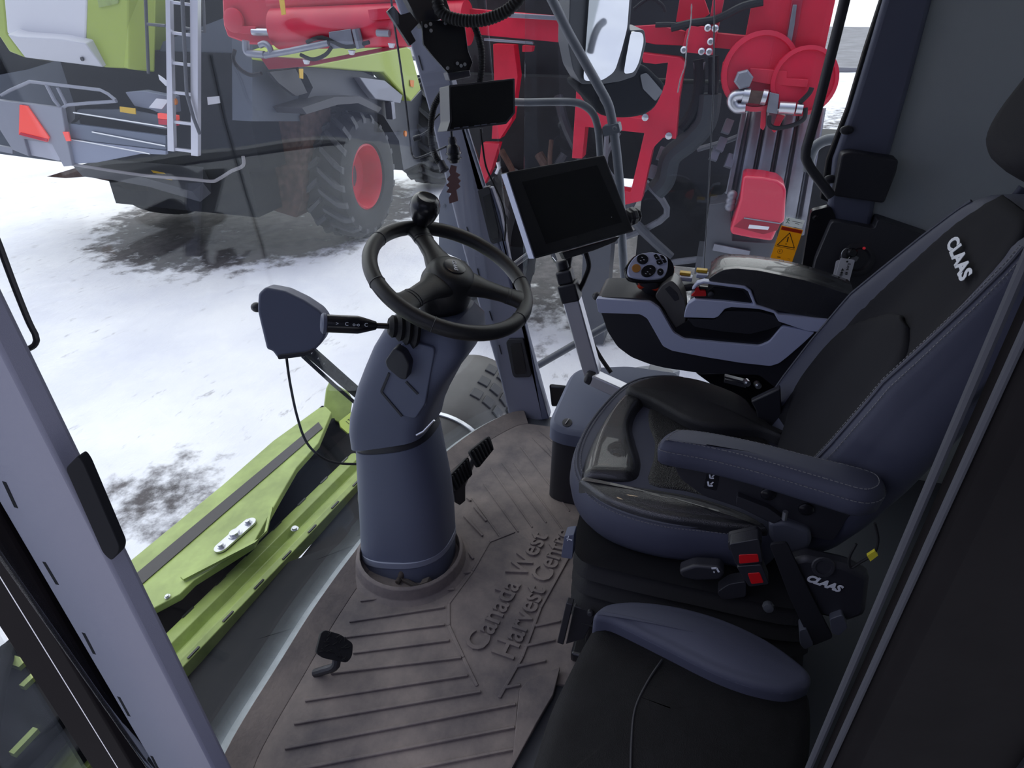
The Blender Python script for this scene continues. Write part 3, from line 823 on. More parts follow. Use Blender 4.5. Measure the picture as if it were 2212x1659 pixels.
b = MB(); b.tube(pts([(1192, 556), (1205, 572), (1215, 584)], x=.47), .003, 6); b.tube(pts([(1214, 560), (1213, 584)], x=.465), .006, 6); b.build('steel_links', M['steel'], st)

# ------------------------------------------------------------------ small camera monitor on the right pillar
MPn = V((-.68, -.70, .18)).normalized(); MP0 = pt(1040, 230, x=.70); MP = (MP0, MPn)
t = thing('camera_monitor', 'small black hooded camera monitor hanging at the right front pillar', 'monitor', pt(1040, 280, pl=MP))
b = MB(); b.slab(fillet(pts([(970, 184), (1112, 169), (1113, 244), (1094, 268), (965, 284), (972, 262)], pl=MP), .004, 3), .075); b.build('hood', pm('monitor_shell', (.05, .052, .065), .4), t, bevel=.004)
b = MB(); b.slab(fillet(pts([(974, 188), (1108, 173), (1109, 243), (1092, 263), (972, 279), (977, 262)], pl=(MP0+MPn*.002, MPn)), .004, 3), .004); b.build('screen', M['screen'], t)
b = MB()
for px_ in (987, 1006, 1031, 1046, 1066): b.slab(pts([(px_-6, 276-(px_-987)*.12), (px_+6, 274.5-(px_-987)*.12), (px_+6, 276.5-(px_-987)*.12), (px_-6, 278-(px_-987)*.12)], pl=(MP0+MPn*.004, MPn)), .002)
b.build('buttons', M['column'], t)
# bracket plate with bolts above the monitor
BP = (V((.73, .80, 1.4)), V((-.75, -.6, .1)))
t = thing('monitor_bracket', 'black bolted plate bracket on the right front pillar above the camera monitor', 'bracket', pt(990, 165, pl=BP))
b = MB(); b.slab(pts([(911, 46), (985, 42), (1004, 52), (1012, 110), (1022, 135), (1015, 152), (968, 158), (934, 120), (915, 96)], pl=BP), .012); b.build('plate', M['gloss_black'], t, bevel=.002)
b = MB(); b.slab(pts([(966, 156), (1015, 148), (1018, 166), (972, 175)], pl=(BP[0]+V((.02, .01, 0)), BP[1])), .05); b.build('foot', pm('bracket_foot', (.10, .10, .12), .4), t, bevel=.004)
for q in ((920, 56), (930, 52), (931, 66), (962, 50), (982, 51), (967, 147), (988, 137), (996, 142), (1004, 139)):
    b = MB(); b.bolt(pt(*q, pl=(BP[0]+V((-.008, -.006, 0)), BP[1])), BP[1], .0035, .004); b.build('bolt', M['steel'], t)
b = MB(); b.slab(pts([(837, 24), (851, 10), (862, 30), (890, 55), (925, 48), (905, 40), (960, 20), (930, -15), (868, -15), (884, 22), (866, 32), (898, 90), (887, 98), (862, 66)], pl=(BP[0]+V((.03, .03, 0)), BP[1])), .03)
# simple stepped hanger left of the plate
b.bm.clear()
b.slab(pts([(837, 24), (850, 12), (866, 32), (886, 26), (905, 50), (888, 68), (899, 88), (886, 99)], pl=(BP[0]+V((.02, .02, 0)), BP[1])), .025)
b.slab(pts([(872, -15), (960, -15), (975, 30), (912, 60), (895, 30)], pl=(BP[0]+V((.02, .02, 0)), BP[1])), .05)
tag(b.build('blind_bracket', M['black'], bevel=.002), 'stepped black bracket at the top of the right front pillar', 'bracket')
# hoses
HX = dict(x=.68)
b = MB(); b.corrugated(spline(pts([(945, 0), (950, 22), (972, 38), (1010, 45), (1050, 42), (1090, 26), (1118, 2), (1128, -20)], **HX), 8), .0175, .010, 12)
tag(b.build('corrugated_hose', M['rubber']), 'thick black corrugated hose curving across the top of the picture', 'hose')
b = MB(); b.corrugated(spline(pts([(1020, 45), (1032, 75), (1040, 110), (1040, 150), (1036, 178)], x=.72), 8), .0105, .007, 10)
tag(b.build('corrugated_hose', M['rubber']), 'thin black corrugated hose running down into the top of the camera monitor', 'hose')
t = thing('corrugated_hose', 'black corrugated hose bowing out left of the camera monitor', 'hose', pt(962, 368, x=.72))
b = MB(); b.corrugated(spline(pts([(955, 200), (938, 230), (931, 270), (932, 310), (942, 340), (953, 355)], x=.72), 8), .0105, .006, 10); b.build('tube', M['rubber'], t)
b = MB(); b.lathe([(.013, -.012), (.0135, .01), (.016, .011), (.016, .02), (.010, .021)], pt(955, 357, x=.72), (pt(962, 372, x=.71)-pt(953, 352, x=.72)), 14); b.build('end_fitting', M['black'], t)
t = thing('cable_connector', 'black plug connector hanging under the camera monitor with a ragged brown strip below it', 'connector', pt(980, 438, x=.70))
ax = pt(982, 350, x=.70)-pt(976, 295, x=.70)
b = MB(); b.tube(pts([(975, 283), (976, 300)], x=.70), .005, 8)
b.lathe([(.010, 0), (.014, .012), (.013, .022), (.021, .032), (.022, .046), (.025, .047), (.025, .052), (.019, .053), (.019, .062), (.024, .063), (.024, .067), (.018, .068), (.015, .078), (0, .079)], pt(976, 296, x=.70), ax, 16)
b.build('plug', M['gloss_black'], t)
b = MB(); b.slab(pts([(974, 357), (986, 360), (984, 372), (994, 378), (988, 384), (995, 391), (990, 397), (994, 404), (985, 411), (987, 420), (989, 434), (971, 440), (969, 428), (975, 418), (964, 415), (970, 406), (963, 400), (971, 393), (965, 387), (973, 378), (970, 370)], x=.695), .004); b.build('ragged_strip', M['dark_brown'], t)
b = MB(); b.tube(spline(pts([(950, 245), (935, 262), (926, 280), (908, 292)], x=.74), 4), .003, 6); b.lathe([(.007, -.012), (.009, -.008), (.009, .012), (.006, .014)], pt(901, 298, x=.74), V((-.2, .9, -.25)), 12)
tag(b.build('loose_plug', M['black']), 'small black plug dangling left of the corrugated hose', 'plug')
b = MB(); b.tube(spline(pts([(1038, 278), (1042, 310), (1050, 360), (1068, 400), (1085, 440), (1092, 480), (1090, 520)], x=.80), 6), .0035, 8)
tag(b.build('cable', M['rubber']), 'thin black cable running down the right front pillar behind the terminal', 'cable')
# ------------------------------------------------------------------ driver seat
seat = thing('driver_seat', 'black leather and blue grey driver seat in the middle of the cab', 'seat', (.05, -.05, .012))
def offset_poly(p, d):
    """grow (+) or shrink (-) a flat outline in x, y"""
    n = len(p); out = []
    area = sum(p[i].x*p[(i+1) % n].y-p[(i+1) % n].x*p[i].y for i in range(n))
    sg = 1 if area > 0 else -1
    for i in range(n):
        t = (p[(i+1) % n]-p[i-1]); t.z = 0
        if t.length < 1e-9: out.append(p[i].copy()); continue
        t.normalize(); out.append(p[i]+V((t.y, -t.x, 0))*d*sg)
    return out
def setz(p, z): return [V((q.x, q.y, z)) for q in p]
def pad(mb, outline, z0, z1, r=.02, n=4, dome=0.0, zf=None):
    """upholstered pad: plan outline between two heights with rounded upper edge"""
    rr = [setz(outline, z0)]
    for k in range(n+1):
        a = PI/2*k/n
        rr.append([V((q.x, q.y, z1-r+r*math.sin(a))) for q in offset_poly(outline, -r*(1-math.cos(a)))])
    top = rr[-1]
    c = sum(top, V((0, 0, 0)))/len(top)
    for f in (.9, .8, .65, .5, .3, .1):
        rr.append([V((c.x+(q.x-c.x)*f, c.y+(q.y-c.y)*f, z1+dome*(1-f*f))) for q in top])
    if zf:
        rr = [[V((q.x, q.y, q.z+zf(q))) for q in r_] for r_ in rr]
    mb.rings(rr)
    return mb
CZ = .535
edge = pts([(1660, 1160), (1600, 1150), (1530, 1142), (1440, 1132), (1360, 1112), (1300, 1085), (1262, 1050), (1244, 1005), (1250, 960), (1272, 915), (1305, 872), (1340, 838), (1372, 820), (1410, 812), (1460, 812), (1530, 828), (1600, 860), (1650, 900), (1720, 960), (1720, 1080)], z=CZ)
edge = spline(edge, 4, closed=True)
body = MB()
rr = []
for z, d in ((.415, -.035), (.425, -.012), (.45, .006), (.48, .012), (.51, .010), (.528, .003), (.535, -.006)):
    rr.append(setz(offset_poly(edge, d), z))
body.rings(rr)
body.build('cushion', M['fabric'], seat, angle=60)
# seams with thread
cush = MB(); e1_ = setz(offset_poly(edge, -.003), .5335); cush.tube(e1_[4:len(e1_)-22], .0035, 6)
cush.build('piping', pm('piping_fabric', (.10, .105, .135), .8), seat)
thr = MB()
def stitches(mb, path, r=.0007, on=.0045, off=.003):
    path = [V(q) for q in path]; acc = 0
    for a, c in zip(path, path[1:]):
        L = (c-a).length; d = (c-a).normalized(); s_ = 0
        while s_ < L:
            l2 = min(on, L-s_); mb.bar(a+d*s_, a+d*(s_+l2), r*2, r*1.6); s_ += on+off
for d, z in ((.0035, .5295), (-.011, .5365)): stitches(thr, setz(offset_poly(edge, d), z)[4:64])
thr.build('stitching', M['stitch'], seat, smooth=False)
# leather panels
fp = spline(pts([(1262, 1022), (1272, 975), (1305, 912), (1350, 852), (1372, 846), (1402, 862), (1380, 890), (1371, 915), (1378, 940), (1393, 965), (1390, 1000), (1382, 1034), (1330, 1034), (1285, 1030)], z=.545), 4, closed=True)
FE = spline(pts([(1257, 1028), (1264, 988), (1288, 932), (1322, 878), (1354, 845)], z=.55), 6)
BE = spline(pts([(1385, 1035), (1395, 992), (1381, 945), (1372, 915), (1381, 886), (1402, 862)], z=.55), 6)
g = []
for i in range(31):
    t_ = i/30; fa, fb = t_*(len(FE)-1), t_*(len(BE)-1)
    A_ = FE[int(fa)].lerp(FE[min(int(fa)+1, len(FE)-1)], fa % 1); B2 = BE[int(fb)].lerp(BE[min(int(fb)+1, len(BE)-1)], fb % 1)
    row = []
    for j in range(21):
        s_ = j/20; en = min(t_, 1-t_)
        z_ = .557-.035*max(0, (s_-.62)/.38)**2.2-.02*max(0, (.2-s_)/.2)**2-.03*max(0, (.10-en)/.10)**2
        q = A_.lerp(B2, s_); row.append(V((q.x, q.y, z_)))
    g.append(row)
b = MB(); b.grid(g); o_ = b.build('front_panel', M['leather'], seat, angle=180); md = o_.modifiers.new('solid', 'SOLIDIFY'); md.thickness = .02
rp2 = pts([(1400, 1050), (1408, 1000), (1412, 960), (1400, 925), (1400, 890), (1420, 875), (1480, 915), (1560, 945), (1650, 950), (1700, 1030), (1640, 1085), (1560, 1085), (1480, 1066)], z=.53)
b = MB(); pad(b, spline(rp2, 3, closed=True), .49, .540, .012, 4, .004); b.build('rear_panel', M['perf'], seat, angle=60, label='perforated leather centre panel')
nb = pts([(1254, 1034), (1324, 1044), (1403, 1056), (1475, 1068), (1548, 1086), (1620, 1114), (1660, 1145), (1600, 1140), (1530, 1131), (1440, 1119), (1365, 1100), (1310, 1078), (1272, 1052)], z=.55)
b = MB(); pad(b, spline(nb, 4, closed=True), .50, .556, .014, 5, .012); b.build('side_bolster', M['leather'], seat, angle=60)
nb = pts([(1352, 842), (1395, 822), (1439, 816), (1512, 825), (1602, 860), (1640, 900), (1690, 945), (1640, 930), (1548, 926), (1494, 914), (1457, 896), (1403, 866)], z=.56)
b = MB(); pad(b, spline(nb, 4, closed=True), .50, .572, .016, 5, .012); b.build('side_bolster', pm('matt_leather', (.022, .022, .025), .6, bump=.3, bscale=650, btype='VORONOI'), seat, angle=60)

# backrest: cross sections up the recline
SX = .05
def brest(s, t):
    """front surface of the backrest; s across -1..1, t up 0..1"""
    z = .50+.70*t
    y = -.272-.40*(z-.55)
    return y, z
rr = []
NB = 84
W_ = [(0, .215), (.08, .250), (.2, .272), (.35, .278), (.5, .268), (.65, .248), (.78, .225), (.88, .200), (.95, .165), (1.0, .11)]
def wid(t):
    for (a, wa), (c, wc) in zip(W_, W_[1:]):
        if t <= c: return wa+(wc-wa)*(t-a)/(c-a)
    return W_[-1][1]
tt = [k/44 for k in range(40)]+[.905, .92, .935, .95, .962, .973, .983, .991, .997, 1.0]
for t in tt:
    w_ = wid(t); y0, z0 = brest(0, t)
    nrm = V((0, 1, .40)).normalized()     # forward out of the backrest
    ring = []
    bol = .060*min(1, (1-t)*2.2)*(1 if t > .1 else .5+5*t)
    endr = 0 if 0 < t < .9 else .0
    for k in range(NB):
        a = 2*PI*k/NB
        s_ = math.cos(a); f_ = math.sin(a)
        sx = (abs(s_)**.75)*(1 if s_ > 0 else -1)
        if f_ >= 0:
            h = bol*math.exp(-((abs(sx)-.80)/.22)**2)-.02*(abs(sx)**8)
            dep = h+.012*math.sqrt(max(0, f_)) - (.05*(1-f_)**2 if abs(sx) > .9 else 0)
        else:
            dep = -.03-.085*abs(f_)**.6
        sh = -.05*max(0, (t-.9)/.1)**2 if f_ >= 0 else .03*max(0, (t-.9)/.1)**2
        p = V((SX+sx*w_, y0, z0))+nrm*(dep+sh)
        ring.append(p)
    rr.append(ring)
b = MB(); b.rings(rr); bk = b.build('backrest', M['fabric'], seat, angle=180)
nrm = V((0, 1, .40)).normalized(); upb = V((0, -.40, 1)).normalized()
def onback(s, t, h=0):
    y, z = brest(s, t); w_ = wid(t)
    bol = .060*min(1, (1-t)*2.2)*(1 if t > .1 else .5+5*t)
    hh = bol*math.exp(-((abs(s)-.80)/.22)**2)-.02*(abs(s)**8)+.010
    return V((SX+s*w_, y, z))+nrm*(hh+h)
# darker centre panels of the backrest
def back_panel(name, mat, ol, h=.008):
    mb = MB()
    # fill between left and right limits along t
    g = []
    for (t, a, c) in ol:
        g.append([onback(a+(c-a)*k/12, t, h*math.sin(PI*min(1, max(0, k/12)))**.35 if 0 < k < 12 else -.004) for k in range(13)])
    mb.grid(g); o_ = mb.build(name, mat, seat, angle=180)
    md = o_.modifiers.new('solid', 'SOLIDIFY'); md.thickness = .012; md.offset = -1
    return o_
lum = []
for k in range(25):
    a = -1+2*k/24; t_ = .33+.29*math.sin(a*PI/2); w2 = .68*max(.04, 1-abs(math.sin(a*PI/2))**3.2)**.5
    lum.append((t_, -w2, w2))
back_panel('lumbar_panel', M['dark_fabric'], lum, .022)
up_ = back_panel('upper_panel', M['dark_fabric'], [(.10+.87*k/24, -.70*(1 if k < 21 else (1-((k-20)/4)**2*.25)), .70*(1 if k < 21 else (1-((k-20)/4)**2*.25))) for k in range(25)], .006)
thr = MB()
for s_ in (-.80, .80):
    path = [onback(s_, t, .001) for t in [.06+.86*k/30 for k in range(31)]]
    thr.tube(path, .0032, 6)
thr.build('backrest_piping', pm('piping_fabric_two', (.10, .105, .135), .8), bk)
thr = MB()
for s_ in (-.86, -.74): stitches(thr, [onback(s_, t, .0015) for t in [.06+.86*k/30 for k in range(31)]])
thr.build('backrest_stitching', M['stitch'], bk, smooth=False)
# logo on the upper panel
lg = MB()
q0, q1 = (2046, 527), (2078, 613)
BPn = nrm; B0 = onback(0, .76, .016)
a, c = pt(*q0, pl=(B0, BPn)), pt(*q1, pl=(B0, BPn))
xd = c-a; yd = BPn.cross(xd)
hh = (pt(2062, 523, pl=(B0, BPn))-pt(2040, 535, pl=(B0, BPn))).length
lg.text('CLAAS', a, xd, yd, hh*1.25, .001, width=xd.length, bold=.045, shear=.22)
lg.build('lettering', M['text_white'], up_, smooth=False, label='white printed word on the backrest')
# headrest and its post
b = MB()
hc = V((SX-.01, -.545, 1.345))
rr = []
for k in range(9):
    a = PI*k/8; y_ = -math.cos(a); r_ = math.sin(a)
    rr.append([hc+nrm*(y_*.058)+(V((1, 0, 0))*(abs(math.cos(x))**.7*(1 if math.cos(x) > 0 else -1))*.155+upb*(abs(math.sin(x))**.7*(1 if math.sin(x) > 0 else -1))*.125)*(.72+.28*max(.001, r_)**.6 if 0 < k < 8 else .70) for x in [2*PI*j/32 for j in range(32)]])
b.rings(rr); b.build('headrest', M['dark_fabric'], seat, angle=180)
for sx in (-.06, .06):
    b = MB(); b.tube([V((SX+sx, -.575, 1.15)), V((SX+sx, -.60, 1.28))], .006, 10); b.build('headrest_post', M['steel'], seat)

# left armrest with switch panel
ar = MB()
AZ = .765
ao = spline(pts([(1428, 950), (1440, 932), (1470, 922), (1540, 930), (1640, 950), (1740, 976), (1840, 1000), (1895, 1018), (1915, 1040), (1906, 1060), (1866, 1066), (1780, 1042), (1640, 1001), (1540, 976), (1470, 963), (1440, 957)], z=AZ), 4, closed=True)
rr = []
for z, d in ((AZ-.062, -.020), (AZ-.058, -.008), (AZ-.048, .001), (AZ-.024, .004), (AZ-.010, .0), (AZ-.003, -.006), (AZ+.001, -.014)): rr.append(setz(offset_poly(ao, d), z))
c = sum(rr[-1], V((0, 0, 0)))/len(ao)
for f in (.6, .2): rr.append([V((c.x+(q.x-c.x)*f, c.y+(q.y-c.y)*f, AZ+.003)) for q in rr[6]])
ar.rings(rr); arm = ar.build('armrest', M['fabric'], seat, angle=60)
for d_, z_ in ((-.012, AZ+.0005), (.0035, AZ-.018)):
    thr = MB(); stitches(thr, setz(offset_poly(ao, d_), z_)); thr.build('armrest_stitching', M['stitch'], arm, smooth=False)
AX = dict(x=-.225)
b = MB(); b.slab(fillet(pts([(1446, 985), (1470, 1035), (1520, 1072), (1600, 1098), (1660, 1128), (1700, 1150), (1800, 1170), (1830, 1120), (1870, 1085), (1700, 1040), (1560, 1005)], **AX), .01, 3), .10); sp_ = b.build('switch_panel', M['black'], seat, bevel=.006, seg=3)
SW = dict(x=-.2265)
b = MB(); b.slab(fillet(pts([(1529, 1014), (1555, 1019), (1548, 1060), (1520, 1054)], **SW), .003, 3), .004); b.build('rocker_switch', M['gloss_black'], sp_)
S2 = dict(x=-.2275)
def icon_seat(mb, cx, cy, k):
    E = lambda x, y: pt(cx+x*k, cy+y*k, **S2)
    mb.bar(E(-4, -5), E(-3, 3), .003*k, .0008, up=(1, 0, 0)); mb.bar(E(-3, 3), E(5, 3), .003*k, .0008, up=(1, 0, 0)); mb.bar(E(1, 0), E(6, -4), .0022*k, .0008, up=(1, 0, 0))
for cx_, cy_, k_ in ((1537, 1030, 1.0), (1534, 1046, 1.15), (1660, 1066, 1.0)):
    b = MB(); icon_seat(b, cx_, cy_, k_); b.build('switch_icon', M['text_white'], sp_, smooth=False)
b = MB(); b.bar(pt(1738, 1096, **S2), pt(1752, 1100, **S2), .004, .0008, up=(1, 0, 0)); b.build('switch_icon', M['text_white'], sp_, smooth=False)
for q in ((1659, 1066), (1741, 1099)):
    b = MB(); b.lathe([(.014, 0), (.014, .004), (.011, .006), (0, .006)], pt(*q, x=-.2255), (-1, 0, 0), 18); b.build('round_switch', M['gloss_black'], sp_)
b = MB(); b.slab(fillet(pts([(1592, 1072), (1660, 1098), (1690, 1120), (1672, 1132), (1590, 1092)], x=-.24), .004, 3), .02); b.build('panel_lever', M['black'], sp_, bevel=.003)
b = MB(); b.tube(pts([(1697, 1105), (1694, 1122)], x=-.25), .005, 8); b.build('chrome_pin', M['steel'], sp_)
# belt retractor cover and webbing
b = MB(); b.slab(fillet(pts([(1660, 1130), (1700, 1128), (1750, 1148), (1755, 1170), (1740, 1200), (1690, 1198), (1662, 1165)], x=-.24), .01, 4), .06); b.build('retractor_cover', pm('retractor_plastic', (.07, .075, .10), .5), seat, bevel=.008, seg=3)
b = MB(); b.slab(fillet(pts([(1662, 1176), (1700, 1172), (1745, 1270), (1800, 1378), (1755, 1396), (1705, 1290)], x=-.30), .008, 3), .006); wb_ = b.build('belt_strap', M['dark_fabric'], seat, bevel=.001)
b = MB(); b.slab(fillet(pts([(1726, 1362), (1742, 1358), (1758, 1394), (1738, 1404), (1728, 1392)], x=-.305), .006, 3), .03); b.build('anchor_clamp', pm('clamp_plastic', (.075, .08, .105), .5), wb_, bevel=.004)
b = MB(); b.slab(fillet(pts([(1792, 1338), (1820, 1328), (1832, 1356), (1812, 1374), (1796, 1368)], x=-.305), .006, 3), .03); b.build('anchor_clamp', pm('clamp_plastic_two', (.075, .08, .105), .5), wb_, bevel=.004)
# belt buckles
for nm, body_, btn, lab in (('a', [(1574, 1176), (1640, 1164), (1648, 1215), (1590, 1222)], [(1596, 1199), (1637, 1197), (1640, 1214), (1597, 1218)], 'upper black seat belt buckle with red button beside the driver seat cushion'),
                            ('b', [(1590, 1224), (1645, 1220), (1662, 1262), (1618, 1268)], [(1615, 1239), (1641, 1237), (1650, 1259), (1623, 1262)], 'lower black seat belt buckle with red button below the other buckle')):
    X_ = -.285
    t = thing('belt_buckle', lab, 'buckle', pt(*body_[3], x=X_), 'seat belt buckles')
    b = MB(); b.slab(fillet(pts(body_, x=X_), .006, 3), .03); b.build('housing', M['black'], t, bevel=.004)
    b = MB(); b.slab(fillet(pts(btn, x=X_-.001), .003, 3), .006); b.build('button', M['red_plastic'], t, bevel=.001)
b = MB(); b.slab(fillet(pts([(1572, 1170), (1636, 1156), (1648, 1170), (1640, 1184), (1574, 1190)], x=-.27), .006, 3), .03); b.build('buckle_holder', M['black'], seat, bevel=.004)
# strap and buckle at the far side of the cushion
b = MB(); b.slab(pts([(1622, 868), (1660, 850), (1686, 838), (1690, 925), (1680, 935), (1640, 935), (1634, 890)], x=.20), .02); b.build('far_belt', M['black'], seat, bevel=.004)
# base: height lever, bellows, slide rails
bo = spline(pts([(1225, 1160), (1232, 1195), (1250, 1225), (1400, 1262), (1560, 1300), (1700, 1330)], x=-.245), 4)
plan = spline([V((-.235, .165, 0)), V((-.25, .10, 0)), V((-.25, -.10, 0)), V((-.24, -.32, 0)), V((-.15, -.36, 0)), V((.25, -.36, 0)), V((.34, -.30, 0)), V((.345, .10, 0)), V((.31, .17, 0)), V((.05, .19, 0)), V((-.16, .185, 0))], 4, closed=True)
rr = []
for k in range(9):
    rr.append(setz(offset_poly(plan, .004 if k % 2 == 0 else -.022), .40-.205*k/8))
b = MB(); b.rings(rr); b.build('bellows', M['rubber'], seat, angle=70)
b = MB(); b.box((.05, -.08, .105), (.50, .44, .17)); b.box((.05, -.08, .03), (.56, .50, .035)); b.build('base_frame', M['gloss_black'], seat, bevel=.008)
b = MB(); b.slab(fillet(pts([(1466, 1234), (1500, 1222), (1556, 1226), (1566, 1240), (1556, 1254), (1500, 1256), (1472, 1248)], x=-.27), .008, 3), .03); hl = b.build('height_lever', M['black'], seat, bevel=.006, seg=3)
b = MB(); S3 = dict(x=-.2715); b.bar(pt(1537, 1228, **S3), pt(1548, 1227, **S3), .004, .001, up=(1, 0, 0)); b.bar(pt(1548, 1227, **S3), pt(1553, 1236, **S3), .004, .001, up=(1, 0, 0)); b.bar(pt(1541, 1236, **S3), pt(1544, 1236, **S3), .003, .001, up=(1, 0, 0)); b.build('lever_icon', M['text_white'], hl, smooth=False)
b = MB(); b.slab(fillet(pts([(1548, 1280), (1575, 1262), (1612, 1256), (1612, 1290), (1560, 1296)], x=-.26), .008, 3), .03); b.build('side_handle', M['black'], seat, bevel=.008, seg=3)
b = MB(); b.lathe([(.010, 0), (.012, .006), (.010, .014), (0, .016)], pt(1659, 1306, x=-.27), (-1, 0, .2), 14); b.build('round_knob', pm('knob_grey', (.08, .085, .10), .45), seat)
b = MB(); b.slab(fillet(pts([(1219, 1158), (1240, 1155), (1236, 1208), (1212, 1204)], x=-.262), .004, 3), .03); fh = b.build('front_handle', M['column'], seat, bevel=.004)
b = MB(); b.bar(pt(1224, 1163, x=-.2635), pt(1236, 1167, x=-.2635), .003, .001, up=(1, 0, 0)); b.bar(pt(1228, 1158, x=-.2635), pt(1226, 1168, x=-.2635), .002, .001, up=(1, 0, 0)); b.build('handle_mark', M['text_white'], fh, smooth=False)
b = MB(); b.bar(pt(1232, 1298, x=-.27), pt(1212, 1384, x=-.27), .016, .02, up=(1, 0, 0)); b.slab(pts([(1240, 1310), (1290, 1325), (1262, 1380), (1222, 1392)], x=-.25), .02); b.lathe([(.009, 0), (.009, .006), (.006, .012), (0, .012)], pt(1276, 1322, x=-.26), (-1, 0, .3), 12); b.build('slide_rail', M['black'], seat, bevel=.002)

# things between the seat and the door post
t = thing('cool_box', 'black box with a white printed word behind the seat belt strap', 'box', (-.30, -.40, 0))
b = MB(); b.slab(fillet(pts([(1690, 1220), (1740, 1205), (1830, 1225), (1880, 1250), (1870, 1330), (1830, 1345), (1720, 1320)], x=-.29), .01, 3), .035); b.build('body', M['black'], t, bevel=.01)
b = MB(); b.lathe([(.020, 0), (.021, .002), (.019, .004), (.014, .004), (.014, .001), (0, .001)], pt(1778, 1224, x=-.291), (-1, 0, .3), 22); b.build('round_port', M['black'], t)
b = MB(); a, c = pt(1741, 1253, x=-.2925), pt(1815, 1279, x=-.2925); up_v = pt(1745, 1238, x=-.2925)-pt(1741, 1253, x=-.2925); b.text('CLAAS', a, c-a, up_v, up_v.length*1.25, .0012, width=(c-a).length, bold=.05, shear=.2); b.build('lettering', M['text_white'], t, smooth=False)
t = thing('tagged_wire', 'thin black wire with a yellow tag hanging beside the armrest end', 'wire', pt(1840, 1222, x=-.32))
b = MB(); b.tube(spline(pts([(1890, 1130), (1897, 1165), (1888, 1195), (1860, 1214), (1838, 1226), (1835, 1205), (1850, 1175)], x=-.32), 5), .0025, 6); b.build('wire', M['rubber'], t)
b = MB(); b.slab(pts([(1873, 1201), (1890, 1190), (1897, 1200), (1880, 1213)], x=-.325), .006); b.build('tag', pm('yellow_tape', (.75, .65, .05), .5), t)

# ------------------------------------------------------------------ right hand armrest console
CX = .36
con = thing('armrest_console', 'dark control armrest with silver trim on the far side of the driver seat', 'armrest', pt(1500, 806, x=CX))
bl = [(1286, 648), (1294, 642), (1350, 643), (1400, 646), (1420, 655), (1436, 676), (1452, 700), (1470, 726), (1486, 690), (1502, 640), (1560, 600), (1640, 610), (1760, 640), (1850, 660), (1850, 740), (1800, 810), (1740, 850), (1690, 850), (1640, 810), (1603, 810), (1510, 806), (1435, 795), (1400, 786), (1364, 772), (1334, 750), (1312, 716), (1300, 680)]
b = MB(); b.slab(fillet(pts(bl, x=CX), .012, 3), .15); b.build('body', M['black'], con, bevel=.006, seg=3)
b = MB(); b.slab(fillet(pts([(1455, 712), (1490, 690), (1640, 655), (1720, 700), (1690, 742), (1655, 760), (1470, 735)], x=CX-.002), .01, 3), .004); b.build('recess', M['gloss_black'], con)
trim = [(1287, 645), (1405, 653), (1424, 666), (1438, 690), (1454, 718), (1478, 733), (1560, 741), (1640, 748), (1662, 739), (1690, 705), (1750, 716), (1760, 718), (1735, 742), (1700, 772), (1683, 785), (1664, 791), (1600, 784), (1520, 771), (1452, 758), (1432, 748), (1414, 716), (1398, 688), (1383, 679), (1293, 676)]
b = MB(); b.slab(fillet(pts(trim, x=CX-.012), .006, 3), .02); b.build('lower_trim', M['silver'], con, bevel=.003, seg=3, label='silver trim band sweeping along the console')
ut = [(1477, 686), (1480, 670), (1487, 656), (1502, 647), (1560, 651), (1628, 659), (1616, 630), (1606, 624), (1520, 613), (1508, 617), (1500, 626), (1494, 626), (1505, 612), (1520, 608), (1610, 619), (1622, 628), (1634, 659), (1672, 671), (1682, 680), (1802, 692), (1775, 718), (1745, 716), (1682, 695), (1672, 677), (1640, 668), (1580, 664), (1566, 668), (1552, 684), (1543, 688)]
b = MB(); b.slab(pts(ut, x=CX-.016), .024); b.build('upper_trim', M['silver'], con, bevel=.002, label='silver frame around the storage slot')
b = MB(); b.slab(fillet(pts([(1484, 688), (1543, 691), (1566, 672), (1640, 674), (1672, 682), (1690, 702), (1660, 712), (1620, 722), (1560, 716), (1500, 706)], x=CX-.010), .006, 3), .02); b.build('storage_bin', M['black'], con, bevel=.004)
b = MB(); b.slab(fillet(pts([(1500, 630), (1510, 618), (1604, 628), (1624, 656), (1500, 644)], x=CX-.004), .004, 3), .006); sl_ = b.build('slot', M['gloss_black'], con)
b = MB(); b.slab(fillet(pts([(1492, 640), (1502, 630), (1500, 622), (1508, 620), (1512, 628), (1524, 628), (1526, 640)], x=CX-.013), .003, 3), .010); b.build('red_latch', M['red_plastic'], con, bevel=.001)
b = MB(); b.lathe([(.008, 0), (.008, .006), (.005, .008), (0, .008)], pt(1536, 635, x=CX-.008), (-1, 0, 0), 14); b.build('small_knob', M['black'], con)
# padded top
pad_o = pts([(1528, 604), (1545, 592), (1562, 583), (1590, 580), (1640, 585), (1741, 606), (1848, 640), (1846, 660), (1835, 676), (1822, 692), (1760, 686), (1700, 675), (1640, 664), (1632, 650), (1625, 625), (1600, 615), (1540, 612)], x=CX-.010)
b = MB(); b.slab(fillet(pad_o, .008, 3), .02)
b.build('pad_side', M['leather'], con, bevel=.006, seg=3)
b = MB()
plan = [pt(1532, 602, x=CX), pt(1562, 586, x=CX), pt(1640, 590, x=CX), pt(1741, 610, x=CX), pt(1846, 645, x=CX)]
rr = []
for p in spline(plan, 4):
    rr.append([p+V((-.004, 0, -.035)), p+V((-.006, 0, -.010)), p+V((.006, 0, .001)), p+V((.03, 0, .006)), p+V((.08, 0, .008)), p+V((.125, 0, .002)), p+V((.14, 0, -.012)), p+V((.14, 0, -.04))])
b.rings(rr); b.build('pad', M['leather'], con, angle=60)
